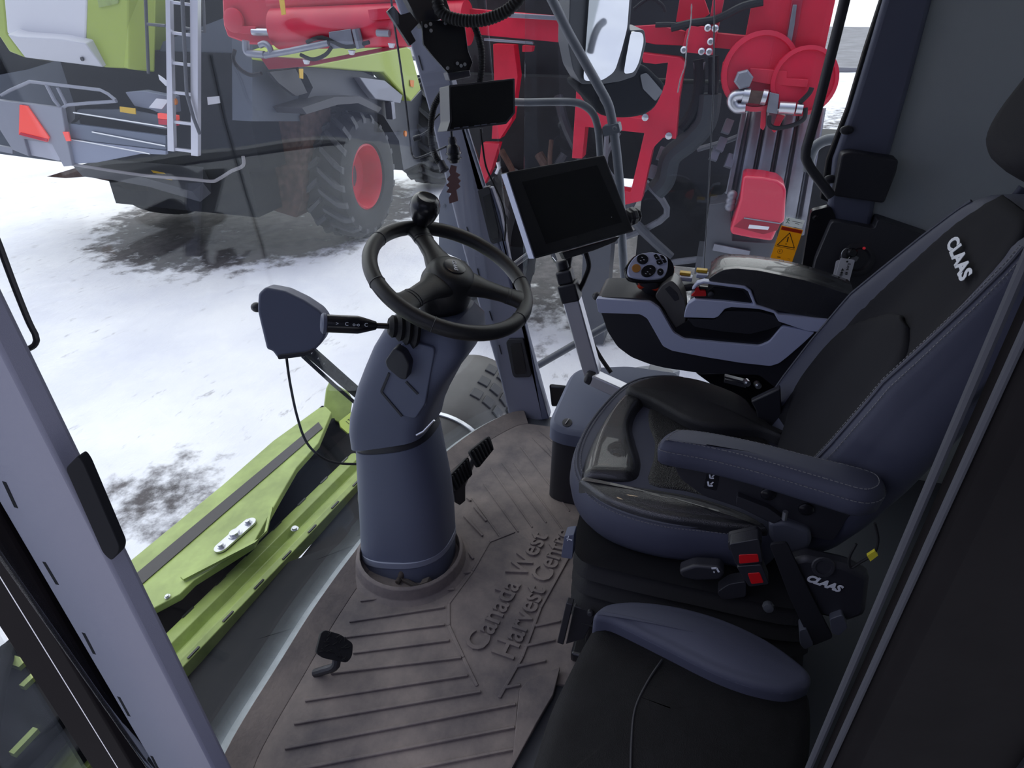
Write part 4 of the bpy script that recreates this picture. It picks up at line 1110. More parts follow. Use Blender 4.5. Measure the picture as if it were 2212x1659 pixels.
b = MB(); b.prism([pt(1292, 643, x=.362), pt(1404, 648, x=.362), pt(1424, 652, x=.40), pt(1440, 640, x=.50), pt(1420, 622, x=.51), pt(1350, 617, x=.51), pt(1318, 624, x=.48)], (0, 0, -.02)); b.build('top_deck', M['black'], con, bevel=.008, seg=3)
# front hump with the joystick slot
b = MB(); b.slab(fillet(pts([(1414, 640), (1430, 616), (1450, 605), (1466, 620), (1479, 650), (1482, 690), (1472, 728), (1452, 702), (1436, 670)], x=.368), .010, 4), .07); b.build('joystick_hump', pm('hump_plastic', (.11, .105, .10), .35), con, bevel=.012, seg=3)
b = MB(); b.slab(pts([(1436, 624), (1446, 618), (1463, 634), (1467, 647), (1458, 651)], x=.3665), .006); b.build('joystick_slot', M['black'], con)
b = MB(); b.ball(pt(1290, 640, x=.40), (.014, .014, .012)); b.build('front_button', M['black'], con)
# joystick
JN = V((-.72, -.26, .64)).normalized()
J0 = pt(1399, 577, x=.40)
b = MB(); b.lathe([(.0, 0), (.020, .0), (.024, .02), (.040, .050), (.040, .065), (0, .065)], pt(1412, 640, x=.42), (pt(1404, 604, x=.42)-pt(1412, 640, x=.42)), 24); js = b.build('joystick', M['black'], con)
b = MB(); b.slab(fillet(pts([(1374, 598), (1436, 590), (1458, 574), (1456, 600), (1442, 620), (1418, 628), (1382, 619)], pl=(J0-JN*.026, JN)), .006, 3), .02); b.build('joystick_collar', M['orange_red'], js, bevel=.005)
ho = spline(pts([(1352, 585), (1356, 572), (1372, 553), (1395, 545), (1420, 545), (1444, 556), (1455, 572), (1455, 590), (1440, 604), (1415, 609), (1380, 607), (1360, 602)], pl=(J0, JN)), 4, closed=True)
c = sum(ho, V((0, 0, 0)))/len(ho)
rr = [[c+(q-c)*f-JN*h for q in ho] for f, h in ((.75, .030), (.95, .024), (1.04, .014), (1.04, .008), (1.0, .002))]
b = MB(); b.rings(rr); b.build('joystick_head', M['gloss_black'], js, angle=60)
fo = spline(pts([(1355, 588), (1359, 572), (1374, 554), (1395, 547), (1415, 547), (1438, 556), (1442, 574), (1438, 592), (1428, 602), (1400, 605), (1372, 602), (1358, 597)], pl=(J0, JN)), 4, closed=True)
c = sum(fo, V((0, 0, 0)))/len(fo)
rr = [[c+(q-c)*f+JN*h for q in fo] for f, h in ((1.0, -.008), (1.0, .003), (.96, .006), (.5, .007))]
b = MB(); b.rings(rr); fc = b.build('joystick_face', M['silver'], js, angle=50)
fpl = (J0+JN*.006, JN)
def oval(mb, cx, cy, rx, ry, rot=0, h=.004, n=24):
    P = []
    for k in range(n):
        a = 2*PI*k/n; x, y = rx*math.cos(a), ry*math.sin(a); cr, sr = math.cos(R(rot)), math.sin(R(rot))
        P.append(pt(cx+x*cr-y*sr, cy+x*sr+y*cr, pl=fpl))
    mb.prism(P, JN*h)
for cx, cy, rx, ry, rot in ((1387.5, 560.5, 12.5, 11, 10), (1400, 586, 16.5, 12.5, -25), (1426, 588, 7, 7.5, 0)):
    b = MB(); oval(b, cx, cy, rx, ry, rot); b.build('round_button', M['gloss_black'], fc, bevel=.001)
b = MB(); oval(b, 1374, 580, 9.5, 9, 0); b.build('amber_button', M['amber'], fc, bevel=.001)
for q in ([(1411, 552), (1417, 549), (1423, 556), (1425, 560), (1417, 562)], [(1417, 564), (1426, 561), (1432, 570), (1424, 573), (1419, 571)], [(1425, 551), (1433, 554), (1440, 567), (1434, 569)]):
    b = MB(); b.prism(fillet(pts(q, pl=fpl), .002, 2), JN*.004); b.build('square_button', M['gloss_black'], fc)
ip = (J0+JN*.0103, JN)
for x, y in ((1387, 556), (1391, 561), (1384, 563), (1405, 580), (1399, 587), (1404, 592), (1395, 591), (1426, 586), (1418, 556), (1432, 560), (1424, 567)):
    b = MB(); b.bar(pt(x-1.5, y-.5, pl=ip), pt(x+1.5, y+.5, pl=ip), .0016, .0005, up=JN); b.build('button_mark', M['text_white'], fc, smooth=False)
# yellow switches behind the joystick
for q in ((1482, 600), (1518, 594)):
    p = pt(*q, x=.47)
    b = MB(); b.box(p, (.03, .034, .012)); pk = b.build('toggle_switch', M['silver'], con, bevel=.003)
    b = MB(); b.box(p+V((.008, .004, .010)), (.02, .03, .008)); b.build('yellow_cap', M['yellow'], pk, bevel=.002)
b = MB(); b.bar(pt(1455, 615, x=.50), pt(1565, 600, x=.50), .09, .02); b.build('switch_deck', M['darkgrey'], con, bevel=.006)
# bracket below the console
b = MB(); b.bar(pt(1565, 820, x=.40), pt(1612, 832, x=.40), .016, .010); b.bar(pt(1565, 812, x=.40), pt(1612, 824, x=.40), .016, .006)
for q in ((1613, 826), (1636, 831)): b.lathe([(.009, -.01), (.009, .012), (.005, .016), (0, .016)], pt(*q, x=.38), (-1, -.2, .2), 10)
b.build('slide_bracket', M['steel'], con)
b = MB(); b.slab(pts([(1500, 806), (1720, 800), (1730, 930), (1640, 900), (1560, 850)], x=.43), .06); b.build('console_support', M['gloss_black'], con, bevel=.008)

# ------------------------------------------------------------------ storage box in front of the seat
t = thing('storage_box', 'grey floor box with rounded lid between the seat and the right front pillar', 'box', (.38, .27, .012))
ft = pt(1210, 1085, z=.012)
plan = [V((ft.x, ft.y+.005, 0)), V((ft.x+.02, ft.y+.05, 0)), V((.60, ft.y+.02, 0)), V((.64, .18, 0)), V((.64, .02, 0)), V((ft.x, .02, 0))]
plan = fillet(plan, [.04, .05, .05, .03, .01, .01], 5)
zt = .43
P1 = pt(1197, 925, x=ft.x); 
b = MB(); b.rings([setz(plan, .012), setz(offset_poly(plan, -.004), P1.z-.05)]); b.build('body', M['black'], t, bevel=.006)
b = MB()
lid = offset_poly(plan, .006)
def tilt(q): return .42*max(0, q.x-ft.x)
b.rings([setz(offset_poly(lid, .0), P1.z-.055), [V((q.x, q.y, P1.z-.012+tilt(q))) for q in lid], [V((q.x, q.y, P1.z+tilt(q))) for q in offset_poly(lid, -.012)]])
b.build('lid', M['column'], t, bevel=.004, angle=50)
b = MB()
sp0 = pt(1225, 913, pl=((ft.x, ft.y, P1.z+.001), V((-.42, 0, 1))))
nn = V((-.42, 0, 1)).normalized()
b.lathe([(.016, 0), (.016, .001), (.014, .0015), (0, .0015)], sp0, nn, 20); b.build('lid_plug', M['black'], t)
b = MB(); b.bar(sp0+V((-.010, .004, .0)), sp0+V((.010, -.004, .010)), .003, .004, up=nn); b.build('plug_slot', M['steel'], t)
b = MB(); b.slab(pts([(1185, 832), (1235, 838), (1250, 850), (1232, 880), (1190, 880)], x=.86), .02)
tag(b.build('corner_cover', M['gloss_black'], bevel=.01), 'glossy black rounded cover in the corner behind the right front pillar foot', 'cover')
b = MB(); b.slab(pts([(1320, 800), (1420, 786), (1470, 800), (1380, 838), (1340, 838)], z=.10), .06)
b.bar(pt(1400, 800, x=.7), pt(1450, 815, x=.7), .05, .03)
structure(b, 'trim_15', M['midgrey'], bevel=.004, label='grey sill ledge below the right window')

# ------------------------------------------------------------------ folded passenger seat near the door
js_ = thing('passenger_seat', 'folded black passenger seat with a blue grey side bolster nearest the door', 'seat', (-.55, 0, .012))
JZ = .40
jo = pts([(1290, 1335), (1262, 1370), (1225, 1440), (1192, 1510), (1165, 1590), (1140, 1670), (1120, 1760), (1300, 1900), (1600, 1900), (1740, 1700), (1760, 1500), (1700, 1470), (1560, 1420), (1420, 1365), (1340, 1340)], z=JZ)
jo = spline(jo, 4, closed=True)
b = MB()
rr = []
for z, d in ((.20, -.03), (.23, -.008), (.30, .0), (.355, .0), (.38, -.006), (.395, -.016), (.402, -.032)): rr.append(setz(offset_poly(jo, d), z))
c = sum(rr[-1], V((0, 0, 0)))/len(jo)
for f in (.8, .5, .15): rr.append([V((c.x+(q.x-c.x)*f, c.y+(q.y-c.y)*f, .402+.006*(1-f))) for q in rr[6]])
b.rings(rr); cu_ = b.build('cushion', pm('dusty_black_leather', (.013, .013, .015), .65, spec=.2, col2=(.008, .008, .009), vscale=9, bump=.3, bscale=500, btype='VORONOI'), js_, angle=60)
b = MB(); sp_ = spline(pts([(1430, 1425), (1400, 1470), (1372, 1530), (1364, 1600), (1362, 1680)], z=.4075), 5); b.tube(sp_, .0022, 6); b.build('seam', M['black'], cu_)
bo_ = spline(pts([(1284, 1336), (1292, 1318), (1320, 1304), (1380, 1300), (1470, 1312), (1560, 1338), (1640, 1374), (1700, 1412), (1745, 1450), (1752, 1475), (1730, 1490), (1690, 1496), (1620, 1482), (1540, 1452), (1440, 1402), (1360, 1362), (1320, 1344)], z=.43), 4, closed=True)
b = MB(); pad(b, bo_, .34, .438, .016, 5, .014); b.build('side_bolster', M['fabric'], js_, angle=60)
b = MB(); b.tube(spline(pts([(1284, 1338), (1320, 1345), (1360, 1363), (1440, 1403), (1540, 1453), (1620, 1483), (1690, 1497)], z=.425), 5), .0025, 6); b.build('piping', pm('bolster_piping', (.13, .14, .2), .7), js_)
b = MB(); b.box((-.60, -.04, .11), (.34, .30, .20)); b.build('base', M['black'], js_, bevel=.01)
# ------------------------------------------------------------------ outside: own machine
hd = thing('header', 'lime green harvest header beam low in front of the windshield', 'header', (.3, 1.85, -2.0))
def hp(x, y, z): return V((x, y-.095*x, z))
HL, HRR = -1.5, 1.10
b = MB()
prof = [(1.735, -.62), (1.735, -.598), (1.715, -.590), (1.675, -.592), (1.655, -.632), (1.640, -.632), (1.625, -.600), (1.585, -.590), (1.56, -.598), (1.56, -.66), (1.735, -.66)]
b.rings([[hp(x, y, z) for y, z in prof] for x in (HL, HRR)]); b.build('slotted_channel', M['lime'], hd, bevel=.003, angle=25)
b = MB()
k = -1.42
while k < HRR-.05:
    for y0, z0 in ((1.728, -.5905), (1.567, -.5915)):
        b.box(hp(k+(.03 if y0 < 1.6 else 0), y0, z0), (.055, .008, .004), Euler((0, 0, -.095)))
    k += .175
b.build('slots', M['gloss_black'], hd)
HQ = ((0, 2.1, -.58), V((-.03, .20, 1)).normalized())
b = MB()
up_o = [hp(-1.5, 2.20, 0), hp(-1.5, 2.0, 0)]
ol = pts([(280, 1212), (480, 1048), (590, 952), (690, 880), (704, 878), (716, 890), (688, 956), (640, 1010), (604, 1072), (548, 1172), (419, 1253), (389, 1283), (325, 1317)], pl=HQ)
left_top = ol[0]+(ol[0]-ol[1]).normalized()*1.6; left_bot = ol[-1]+(ol[-1]-ol[-2]+V((-.25, .02, 0))).normalized()*1.2
b.prism(ol+[left_bot, left_top], (0, 0, -.035)); b.build('top_sheet', M['lime'], hd, bevel=.004)
b = MB()
o4 = pts([(291, 1242), (688, 912), (697, 925), (310, 1268)], pl=((0, 2.1, -.577), HQ[1]))
d0 = (o4[0]-o4[1]).normalized()*1.5
b.prism([o4[0]+d0, o4[1], o4[2], o4[3]+d0], (0, 0, .002)); b.build('grip_strip', M['strip'], hd, label='dark grey anti slip strip')
b = MB(); b.bar(hp(-1.5, 2.12, -.75), hp(1.5, 2.12, -.75), .16, .26); b.build('main_beam', M['void'], hd, bevel=.01)
b = MB()
o4 = pts([(391, 1250), (560, 1168), (572, 1155), (584, 1098), (590, 1098), (578, 1150), (552, 1176), (398, 1256)], pl=((0, 2.1, -.572), HQ[1])); b.prism(o4, (0, 0, .012)); b.build('folded_lip', M['lime'], hd)
b = MB()
HP2 = ((0, 2.1, -.574), HQ[1])
a_, c_ = pt(480, 1183, pl=HP2), pt(538, 1132, pl=HP2)
dv = (c_-a_).normalized(); sv = HQ[1].cross(dv)
o_ = [a_+(dv*-math.cos(t)+sv*math.sin(t))*.032 for t in [PI/2-PI*k/10 for k in range(11)][::-1]]+[c_+(dv*math.cos(t)+sv*math.sin(t))*.032 for t in [PI/2-PI*k/10 for k in range(11)]]
b.prism(o_, HQ[1]*.008); ho_ = b.build('bolt_plate', M['steel'], hd, label='pale steel plate with bolts')
for p, r in ((a_, .012), (c_, .012), ((a_+c_)/2, .022)):
    b = MB(); b.lathe([(r*1.4, .008), (r*1.4, .012), (r, .012), (r, .022), (0, .024)], p, HQ[1], 10); b.build('bolt', M['steel'], ho_)
b = MB(); b.bolt(hp(.516, 1.645, -.60), (0, 0, 1), .012, .012); b.bolt(pt(362, 1289, pl=HP2), HQ[1], .008, .008); b.build('small_bolt', M['steel'], hd)
# far end bracket and plate
b = MB(); ol = pts([(700, 878), (705, 838), (714, 818), (728, 832), (752, 845), (762, 862), (758, 890), (735, 915), (716, 905)], pl=((1.5, 2.0, -.45), V((-.6, -.5, .6)))); b.slab(ol, .12); b.build('end_bracket', M['lime'], hd, bevel=.006)
b = MB(); NPL = (V(pt(760, 905, z=-.52)), V((-.2, -.5, .8)).normalized()); ol = pts([(733, 910), (768, 882), (800, 905), (800, 912), (766, 915), (755, 926), (760, 932), (752, 936), (736, 922)], pl=NPL); b.slab(ol, .012); np_ = b.build('number_plate', M['lime_clean'], hd)
b = MB(); a_, c_ = pt(754, 916, pl=(NPL[0]+NPL[1]*.0015, NPL[1])), pt(772, 900, pl=(NPL[0]+NPL[1]*.0015, NPL[1])); b.text('1 2.2901', a_, c_-a_, NPL[1].cross(c_-a_), .035, .001, width=(c_-a_).length); b.build('stamped_text', M['text_black'], np_, smooth=False)
b = MB(); b.box((.35, 1.86, -.84), (3.7, .30, .10), Euler((0, 0, -.095))); b.build('dark_trough', M['void'], hd)
b = MB(); b.box((-.95, 1.92, -.50), (1.15, .42, .12)); b.box((-.98, 2.35, -.62), (1.1, .55, .36)); b.box((-.55, 1.66, -.53), (.30, .10, .08)); b.tube(spline([V((-1.3, 1.6, -.45)), V((-.8, 1.75, -.40)), V((-.55, 1.95, -.38)), V((-.42, 2.1, -.45))], 5), .03, 8); b.build('drive_guard', M['void'], hd, bevel=.01)
for c_, s_ in (((-.46, 2.00, -.43), (.03, .06, .02)), ((-.50, 1.90, -.43), (.05, .02, .02)), ((-.66, 1.73, -.43), (.08, .02, .02))):
    b = MB(); b.box(c_, s_); b.build('lime_tab', M['lime'], hd)
fh = thing('feeder_house', 'dark grey feeder housing below the windshield in front of the cab floor', 'feeder housing', (0, 1.3, -2.0))
b = MB(); b.prism([V((-.9, 1.03, -.28)), V((-.9, 1.60, -.675)), V((-.9, 1.60, -1.7)), V((-.9, 1.03, -1.7))], (1.26, 0, 0)); b.prism([V((.36, 1.23, -.49)), V((.36, 1.52, -.665)), V((.36, 1.52, -1.7)), V((.36, 1.23, -1.7))], (1.1, 0, 0)); b.build('top_cover', M['void'], fh, bevel=.01)
b = MB()
for k in (-.6, -.1, .3): b.bar((k, 1.05, -.29), (k, 1.48, -.605), .03, .012, up=(0, .6, .7))
b.build('stiffening_ribs', M['void'], fh)
b = MB(); b.lathe([(.006, 0), (.006, .02), (.012, .02), (.012, .026), (0, .027)], pt(560, 1352, y=1.43), (0, -.6, .75), 10); b.bar(pt(553, 1348, y=1.43), pt(572, 1356, y=1.43), .01, .008); b.build('wing_nut', M['steel'], fh)
# grey drum at the right front corner
dr = thing('front_drum', 'dusty grey drum with a bright metal band outside behind the brake pedals', 'drum', (.9, .95, -2.0))
dc = V((.0, 0, 0))
DA, DB = V((.42, .98, -.30)), V((1.30, .93, -.16)); dax = (DB-DA).normalized()
b = MB(); b.lathe([(.0, 0), (.20, 0), (.215, .02), (.215, .42), (.22, .43), (.22, .82), (.205, .86), (.15, .89), (0, .90)], DA, dax, 40); b.build('barrel', M['drum'], dr)
b = MB(); b.lathe([(.222, .40), (.226, .402), (.226, .418), (.222, .42)], DA, dax, 40, caps=False); b.build('band', M['steel'], dr)
b = MB(); b.bolt(pt(1017, 940, x=.95), (-.3, -.7, .6), .008, .012); b.build('band_bolt', M['steel'], dr)
b = MB()
du = dax.cross(V((0, 0, 1))).normalized()
for i in range(3):
    for j in range(4):
        an = R(18+16*j); rad = (V((0, 0, 1))*math.sin(an)+V((0, -1, 0))*math.cos(an))*.224
        c = DA+dax*(.56+.09*i)+rad
        b.box(c, (.05, .05, .012), Matrix((dax, rad.normalized().cross(dax), rad.normalized())).transposed())
b.build('tread_pads', M['black'], dr, bevel=.003)
b = MB(); b.bar((.42, .93, -.62), (.42, .93, -2.0), .2, .2, up=(1, 0, 0)); b.bar((1.15, .93, -.40), (1.15, .93, -2.0), .12, .12, up=(1, 0, 0)); b.build('support', M['darkgrey'], dr)
# handrail and mirror outside the right window
hr = thing('outside_handrail', 'grey tubular handrail bending down outside the right window', 'handrail', pt(1348, 560, x=1.12))
HX = dict(x=1.12)
b = MB(); b.tube(spline(pts([(1180, -25), (1198, 10), (1225, 65), (1260, 128), (1295, 190), (1312, 222), (1320, 250), (1328, 300), (1334, 350), (1340, 420), (1344, 520), (1350, 620)], **HX), 5), .0165, 12); b.build('tall_tube', M['midgrey'], hr)
b = MB(); b.tube(spline(pts([(1085, 218), (1130, 221), (1200, 220), (1240, 221), (1262, 228), (1280, 244), (1290, 270), (1295, 310), (1298, 360), (1302, 430)], **HX), 5), .013, 12); b.build('lower_tube', M['midgrey'], hr)
b = MB(); b.slab(fillet(pts([(1300, 274), (1336, 266), (1340, 286), (1304, 296)], x=1.10), .006, 3), .05); b.bolt(pt(1328, 277, x=1.095), (-1, 0, 0), .006, .006); b.build('clamp', M['midgrey'], hr, bevel=.003)
b = MB(); b.tube(pts([(1100, 580), (1150, 543)], x=1.2), .012, 10); b.tube(pts([(1130, 806), (1165, 788), (1310, 704), (1350, 680)], x=1.3), .017, 12); b.build('foot_tube', M['darkgrey'], hr)
b = MB(); b.tube(spline(pts([(1746, 370), (1750, 340), (1762, 316), (1785, 303), (1812, 301), (1850, 306)], x=1.10), 5), .017, 12)
tag(b.build('curved_grab_tube', M['midgrey']), 'short curved grey tube outside behind the black grab rail', 'handle')
mi = thing('side_mirror', 'large outside mirror with a smaller wide angle mirror above a black lower body', 'mirror', pt(1340, 250, x=1.35))
MN = V((-1.09, -1.0, -.28)).normalized(); MPL = (pt(1320, 120, x=1.35), MN)
b = MB(); b.slab(fillet(pts([(1232, -20), (1366, -20), (1360, 66), (1392, 64), (1396, 92), (1384, 140), (1372, 165), (1340, 176), (1300, 182), (1256, 182), (1238, 150), (1228, 100)], pl=(MPL[0]-MN*.01, MN)), .01, 3), .08); b.build('housing', M['darkgrey'], mi, bevel=.01)
b = MB(); b.slab(fillet(pts([(1274, -20), (1361, -20), (1355, 61), (1342, 111), (1328, 155), (1301, 174), (1260, 175), (1264, 120)], pl=(MPL[0]+MN*.002, MN)), .02, 4), .006); b.build('main_glass', M['mirror'], mi)
b = MB(); b.slab(fillet(pts([(1363, 68), (1388, 70), (1391, 88), (1380, 136), (1369, 157), (1347, 160), (1352, 128)], pl=(MPL[0]+MN*.006, (MN+V((.0, .0, .03))).normalized())), .015, 4), .006); b.build('wide_angle_glass', M['mirror'], mi)
b = MB(); b.slab(spline(pts([(1247, 184), (1300, 178), (1345, 164), (1389, 142), (1420, 165), (1436, 182), (1433, 200), (1416, 233), (1389, 250), (1348, 256), (1301, 250), (1278, 222)], pl=(MPL[0]-MN*.02, MN)), 3, closed=True), .10); b.build('lower_body', M['void'], mi, bevel=.02, seg=3)
b = MB(); b.slab(fillet(pts([(1383, 162), (1398, 158), (1432, 198), (1416, 219), (1389, 192)], pl=(MPL[0]-MN*.015, MN)), .008, 3), .006); b.build('body_window', M['midgrey'], mi)
b = MB(); b.tube([pt(1310, 215, pl=MPL)-MN*.03, pt(1318, 235, x=1.12)], .014, 10); b.build('mirror_arm', M['midgrey'], mi)
# unseen platform outside the open door, added to block light bouncing off snow
pf = MB(); pf.box((-1.42, .10, -.05), (1.02, 1.5, .06))
structure(pf, 'platform', M['darkgrey'], label='unseen dark platform outside the cab door, added to block snow bounce')
# ------------------------------------------------------------------ the combine parked in front
def make_tyre(par, c, Ro, Ri, w, rimmat, lugs=22, side=-1, lug=True):
    """big agricultural tyre, axle along y; side -1 shows the outer face to -y"""
    c = V(c); ax = V((0, 1, 0))
    b = MB(); b.lathe([(Ri, -w/2*.80), (Ri*1.08, -w/2*.95), (Ro*.80, -w/2*1.06), (Ro*.90, -w/2*.95), (Ro*.92, -w/2*.6), (Ro*.925, 0), (Ro*.92, w/2*.6), (Ro*.90, w/2*.95), (Ro*.80, w/2*1.06), (Ri*1.08, w/2*.95), (Ri, w/2*.8)], c, ax, 56, caps=False)
    ty = b.build('tyre', M['tyre'], par)
    if lug:
        b = MB()
        for i in range(lugs):
            for sgn in (-1, 1):
                a0 = 2*PI*(i+(.5 if sgn > 0 else 0))/lugs
                prev = None; rr = []
                for k in range(5):
                    t = k/4; y = sgn*w/2*(.02+1.0*t); an = a0+.30*t*1.0
                    ro = Ro*(1.0-(.10 if k == 4 else .02*t)); rb = Ro*.90 if k < 4 else Ro*.82
                    hw = .034*Ro*(1+.3*t)
                    def P(r, da): return c+V((r*math.cos(an+da), y, r*math.sin(an+da)))
                    rr.append([P(rb, -hw/Ro*1.5), P(ro, -hw/Ro), P(ro, hw/Ro), P(rb, hw/Ro*1.5)])
                b.rings(rr)
        b.build('lugs', pm('highlit_lug_rubber', (.06, .063, .07), .6), ty, smooth=False)  # lugs coloured paler than the tyre to stand for highlights on their edges
    b = MB()
    s = side
    b.lathe([(Ri*1.02, s*w/2*.86), (Ri*.97, s*w/2*.90), (Ri*.94, s*w/2*.82), (Ri*.90, s*w/2*.40), (Ri*.84, s*w/2*.20), (Ri*.80, s*w/2*.05), (Ri*.45, -s*w/2*.10), (Ri*.42, -s*w/2*.05)], c, ax, 48, caps=False); rim_ = b.build('rim', rimmat, par)
    b = MB(); b.lathe([(0, -s*w/2*.3), (Ri*.44, -s*w/2*.3), (Ri*.44, -s*w/2*.02), (Ri*.3, s*w/2*.05), (0, s*w/2*.06)], c, ax, 24); b.build('hub', M['darkgrey'], par)
    return ty

cb = thing('combine_harvester', 'parked combine harvester with white and lime rear hood beyond the windshield', 'combine harvester', (8.0, 7.6, -2.0))
def part(name, q, mat, t=.1, par=None, bev=.0, lab=None, fl_=0, **pl):
    b = MB(); p = pts(q, **pl)
    if fl_: p = fillet(p, fl_, 3)
    b.slab(p, t); return b.build(name, mat, par or cb, bevel=bev, label=lab)
RX = dict(x=6.3)
S1 = lambda l: [(a*.3376, c*.3376) for a, c in l]
S2z = lambda l: [(460+a*.3376, c*.3376) for a, c in l]
hw_ = part('rear_hood', S1([(22, -40), (555, -40), (545, 275), (390, 245), (110, 232), (45, 215)]), M['white'], .9, bev=.02, **RX)
part('rear_hood_lip', S1([(45, 218), (110, 234), (390, 248), (545, 277), (660, 432), (160, 370)]), pm('hood_lower', (.62, .62, .66), .4), .8, bev=.015, pl=((6.3, 8, .45), V((-1, -.05, -.25))))
part('hood_side_panel', S1([(-60, -40), (20, -40), (43, 215), (158, 370), (60, 332), (0, 240), (-60, 200)]), M['lime_clean'], .8, bev=.02, x=6.32)
part('hood_side_panel', S1([(557, -40), (820, -40), (818, 440), (662, 432), (547, 276)]), M['lime_clean'], .7, bev=.02, x=6.31)
part('hood_corner', S1([(820, -40), (1000, -40), (992, 462), (818, 442)]), M['lime_clean'], .3, bev=.02, pl=((6.32, 7.45, 1), V((-.55, -.85, 0))))
p_ = part('hood_recess', S1([(620, -10), (760, -10), (750, 25), (630, 50)]), M['lime'], .02, bev=.01, x=6.29)
sg_ = part('label_plate', S1([(325, 325), (425, 335), (430, 378), (322, 362)]), M['paper'], .01, fl_=.02, x=6.22)
part('label_print', S1([(335, 338), (412, 346), (412, 362), (335, 352)]), M['darkgrey'], .006, par=sg_, x=6.212)
part('warning_sticker', S1([(468, 310), (500, 316), (512, 390), (484, 384)]), M['yellow'], .01, x=6.22)
b = MB(); p = pt(530*.3376, 377*.3376, x=6.2); b.lathe([(.025, 0), (.025, .02), (0, .02)], p, (-1, 0, 0), 14); b.build('hood_lock', M['black'], cb)
# dark body behind
bodym = pm('blue_grey_body', (.085, .10, .13), .5, var=.2, vscale=1.5)
part('body', [(-20, 165), (60, 150), (150, 122), (225, 143), (330, 150), (352, 90), (480, 40), (540, 60), (560, 100), (565, 262), (492, 262), (488, 330), (380, 345), (150, 352), (-20, 330)], bodym, 1.3, x=6.62)
part('body_side', [(545, 70), (600, 95), (660, 140), (648, 180), (642, 236), (655, 262), (545, 262)], bodym, .3, y=5.75)
part('under_hood_shade', [(-40, 60), (10, 75), (54, 125), (225, 152), (225, 180), (-40, 200)], M['void'], .3, x=6.72)  # black sheet standing for the shade inside the hood
part('lower_body', [(480, 250), (650, 250), (655, 430), (640, 470), (480, 420), (420, 380)], M['rust'], .8, x=7.2)
b = MB(); b.box((8.4, 7.6, .1), (3.6, 3.0, 1.5)); b.box((8.0, 7.6, -.9), (2.8, 2.6, .8)); b.box((9.4, 7.7, 1.2), (3.4, 3.2, 1.4)); b.build('chassis', M['void'], cb)
# rear chopper hood in grey with frame
greyp = pm('hood_grey', (.30, .31, .36), .5)
part('chopper_frame', [(-20, 214), (132, 233), (140, 280), (156, 358), (137, 360), (112, 312), (51, 300), (62, 338), (27, 324), (-20, 250)], greyp, .08, bev=.01, x=6.05)
part('frame_strut', S1([(-20, 930), (80, 950), (80, 985), (-20, 965)]), greyp, .05, x=6.06)
part('frame_panel', S1([(160, 890), (345, 920), (390, 1010), (380, 1030), (180, 990)]), pm('pale_panel', (.5, .51, .58), .5), .03, bev=.005, x=6.1)
for q in ([(135, 285), (147, 285), (152, 305), (143, 305)],): part('side_marker', q, M['tail_red'], .02, lab='orange red side marker', x=6.03)
tr = part('slow_vehicle_triangle', S1([(125, 672), (172, 678), (312, 880), (300, 908), (120, 862)]), M['tail_red'], .02, lab='orange red warning triangle', x=6.02)
part('triangle_border', S1([(120, 862), (300, 906), (302, 890), (130, 848)]), M['red'], .01, par=tr, x=6.01)
b = MB(); T = lambda l: pts(S1(l), x=6.1)
b.tube(T([(10, 610), (60, 580), (190, 522), (640, 575), (690, 600), (740, 640)]), .022, 8); b.tube(T([(400, 690), (430, 672), (560, 660), (745, 648)]), .022, 8); b.tube(T([(300, 540), (350, 640), (390, 690), (450, 1050)]), .03, 8); b.tube(T([(370, 560), (430, 680)]), .025, 8); b.build('tube_frame', greyp, cb)
part('side_hood', S1([(800, 590), (910, 580), (1110, 620), (1120, 720), (1040, 735), (960, 700), (860, 680)]), pm('hood_two', (.19, .21, .27), .5), .12, bev=.01, x=6.2)
part('rotor_hood', S1([(400, 690), (480, 680), (480, 760), (450, 790), (410, 770)]), M['black'], .1, x=6.12)
part('chopper_plate', S1([(470, 700), (800, 700), (1120, 760), (1060, 830), (470, 720)]), bodym, .05, bev=.005, x=6.15)
part('chopper_plate', S1([(450, 790), (1060, 870), (1060, 960), (450, 890)]), pm('plate_blue', (.15, .18, .24), .45), .05, bev=.005, x=6.12)
part('chopper_plate', S1([(450, 895), (1060, 965), (1060, 990), (900, 985), (620, 1040), (470, 1050)]), pm('plate_pale', (.28, .31, .40), .45), .05, bev=.005, x=6.1)
b = MB()
for a, c in (((470, 720), (1070, 815)), ((590, 845), (1060, 935)), ((450, 890), (960, 985))): b.tube(T([a, c]), .010, 6)
b.build('plate_edges', M['steel'], cb)
part('yellow_label', S1([(765, 682), (865, 694), (868, 732), (768, 716)]), M['yellow'], .01, x=6.09)
part('white_label', S1([(1000, 630), (1080, 640), (1035, 698), (952, 688)]), M['paper'], .01, x=6.08)
part('white_label', S1([(1325, 622), (1402, 615), (1408, 660), (1330, 672)]), M['paper'], .01, x=6.5)
part('paper_scrap', S1([(1012, 478), (1045, 500), (1100, 550), (1060, 550), (1020, 510)]), M['paper'], .01, x=6.05)
t_ = part('tail_light', S1([(1008, 725), (1130, 740), (1132, 770), (1010, 758)]), M['tail_red'], .05, x=6.04)
part('lower_lens', S1([(1012, 762), (1132, 775), (1130, 806), (1015, 795)]), M['red'], .05, par=t_, x=6.04)
b = MB(); b.lathe([(.05, 0), (.05, .03), (0, .04)], pt(1117*.3376, 645*.3376, x=6.05), (-1, 0, 0), 16); b.build('round_indicator', M['orange'], cb)
sd_ = part('spreader_deck', S1([(470, 1065), (700, 1010), (1000, 985), (1110, 975), (1300, 1015), (1300, 1170), (1230, 1225), (900, 1130), (650, 1085)]), pm('deck_dark', (.055, .058, .07), .5), .2, pl=((6.4, 7.5, -.75), V((-.5, 0, .85))))
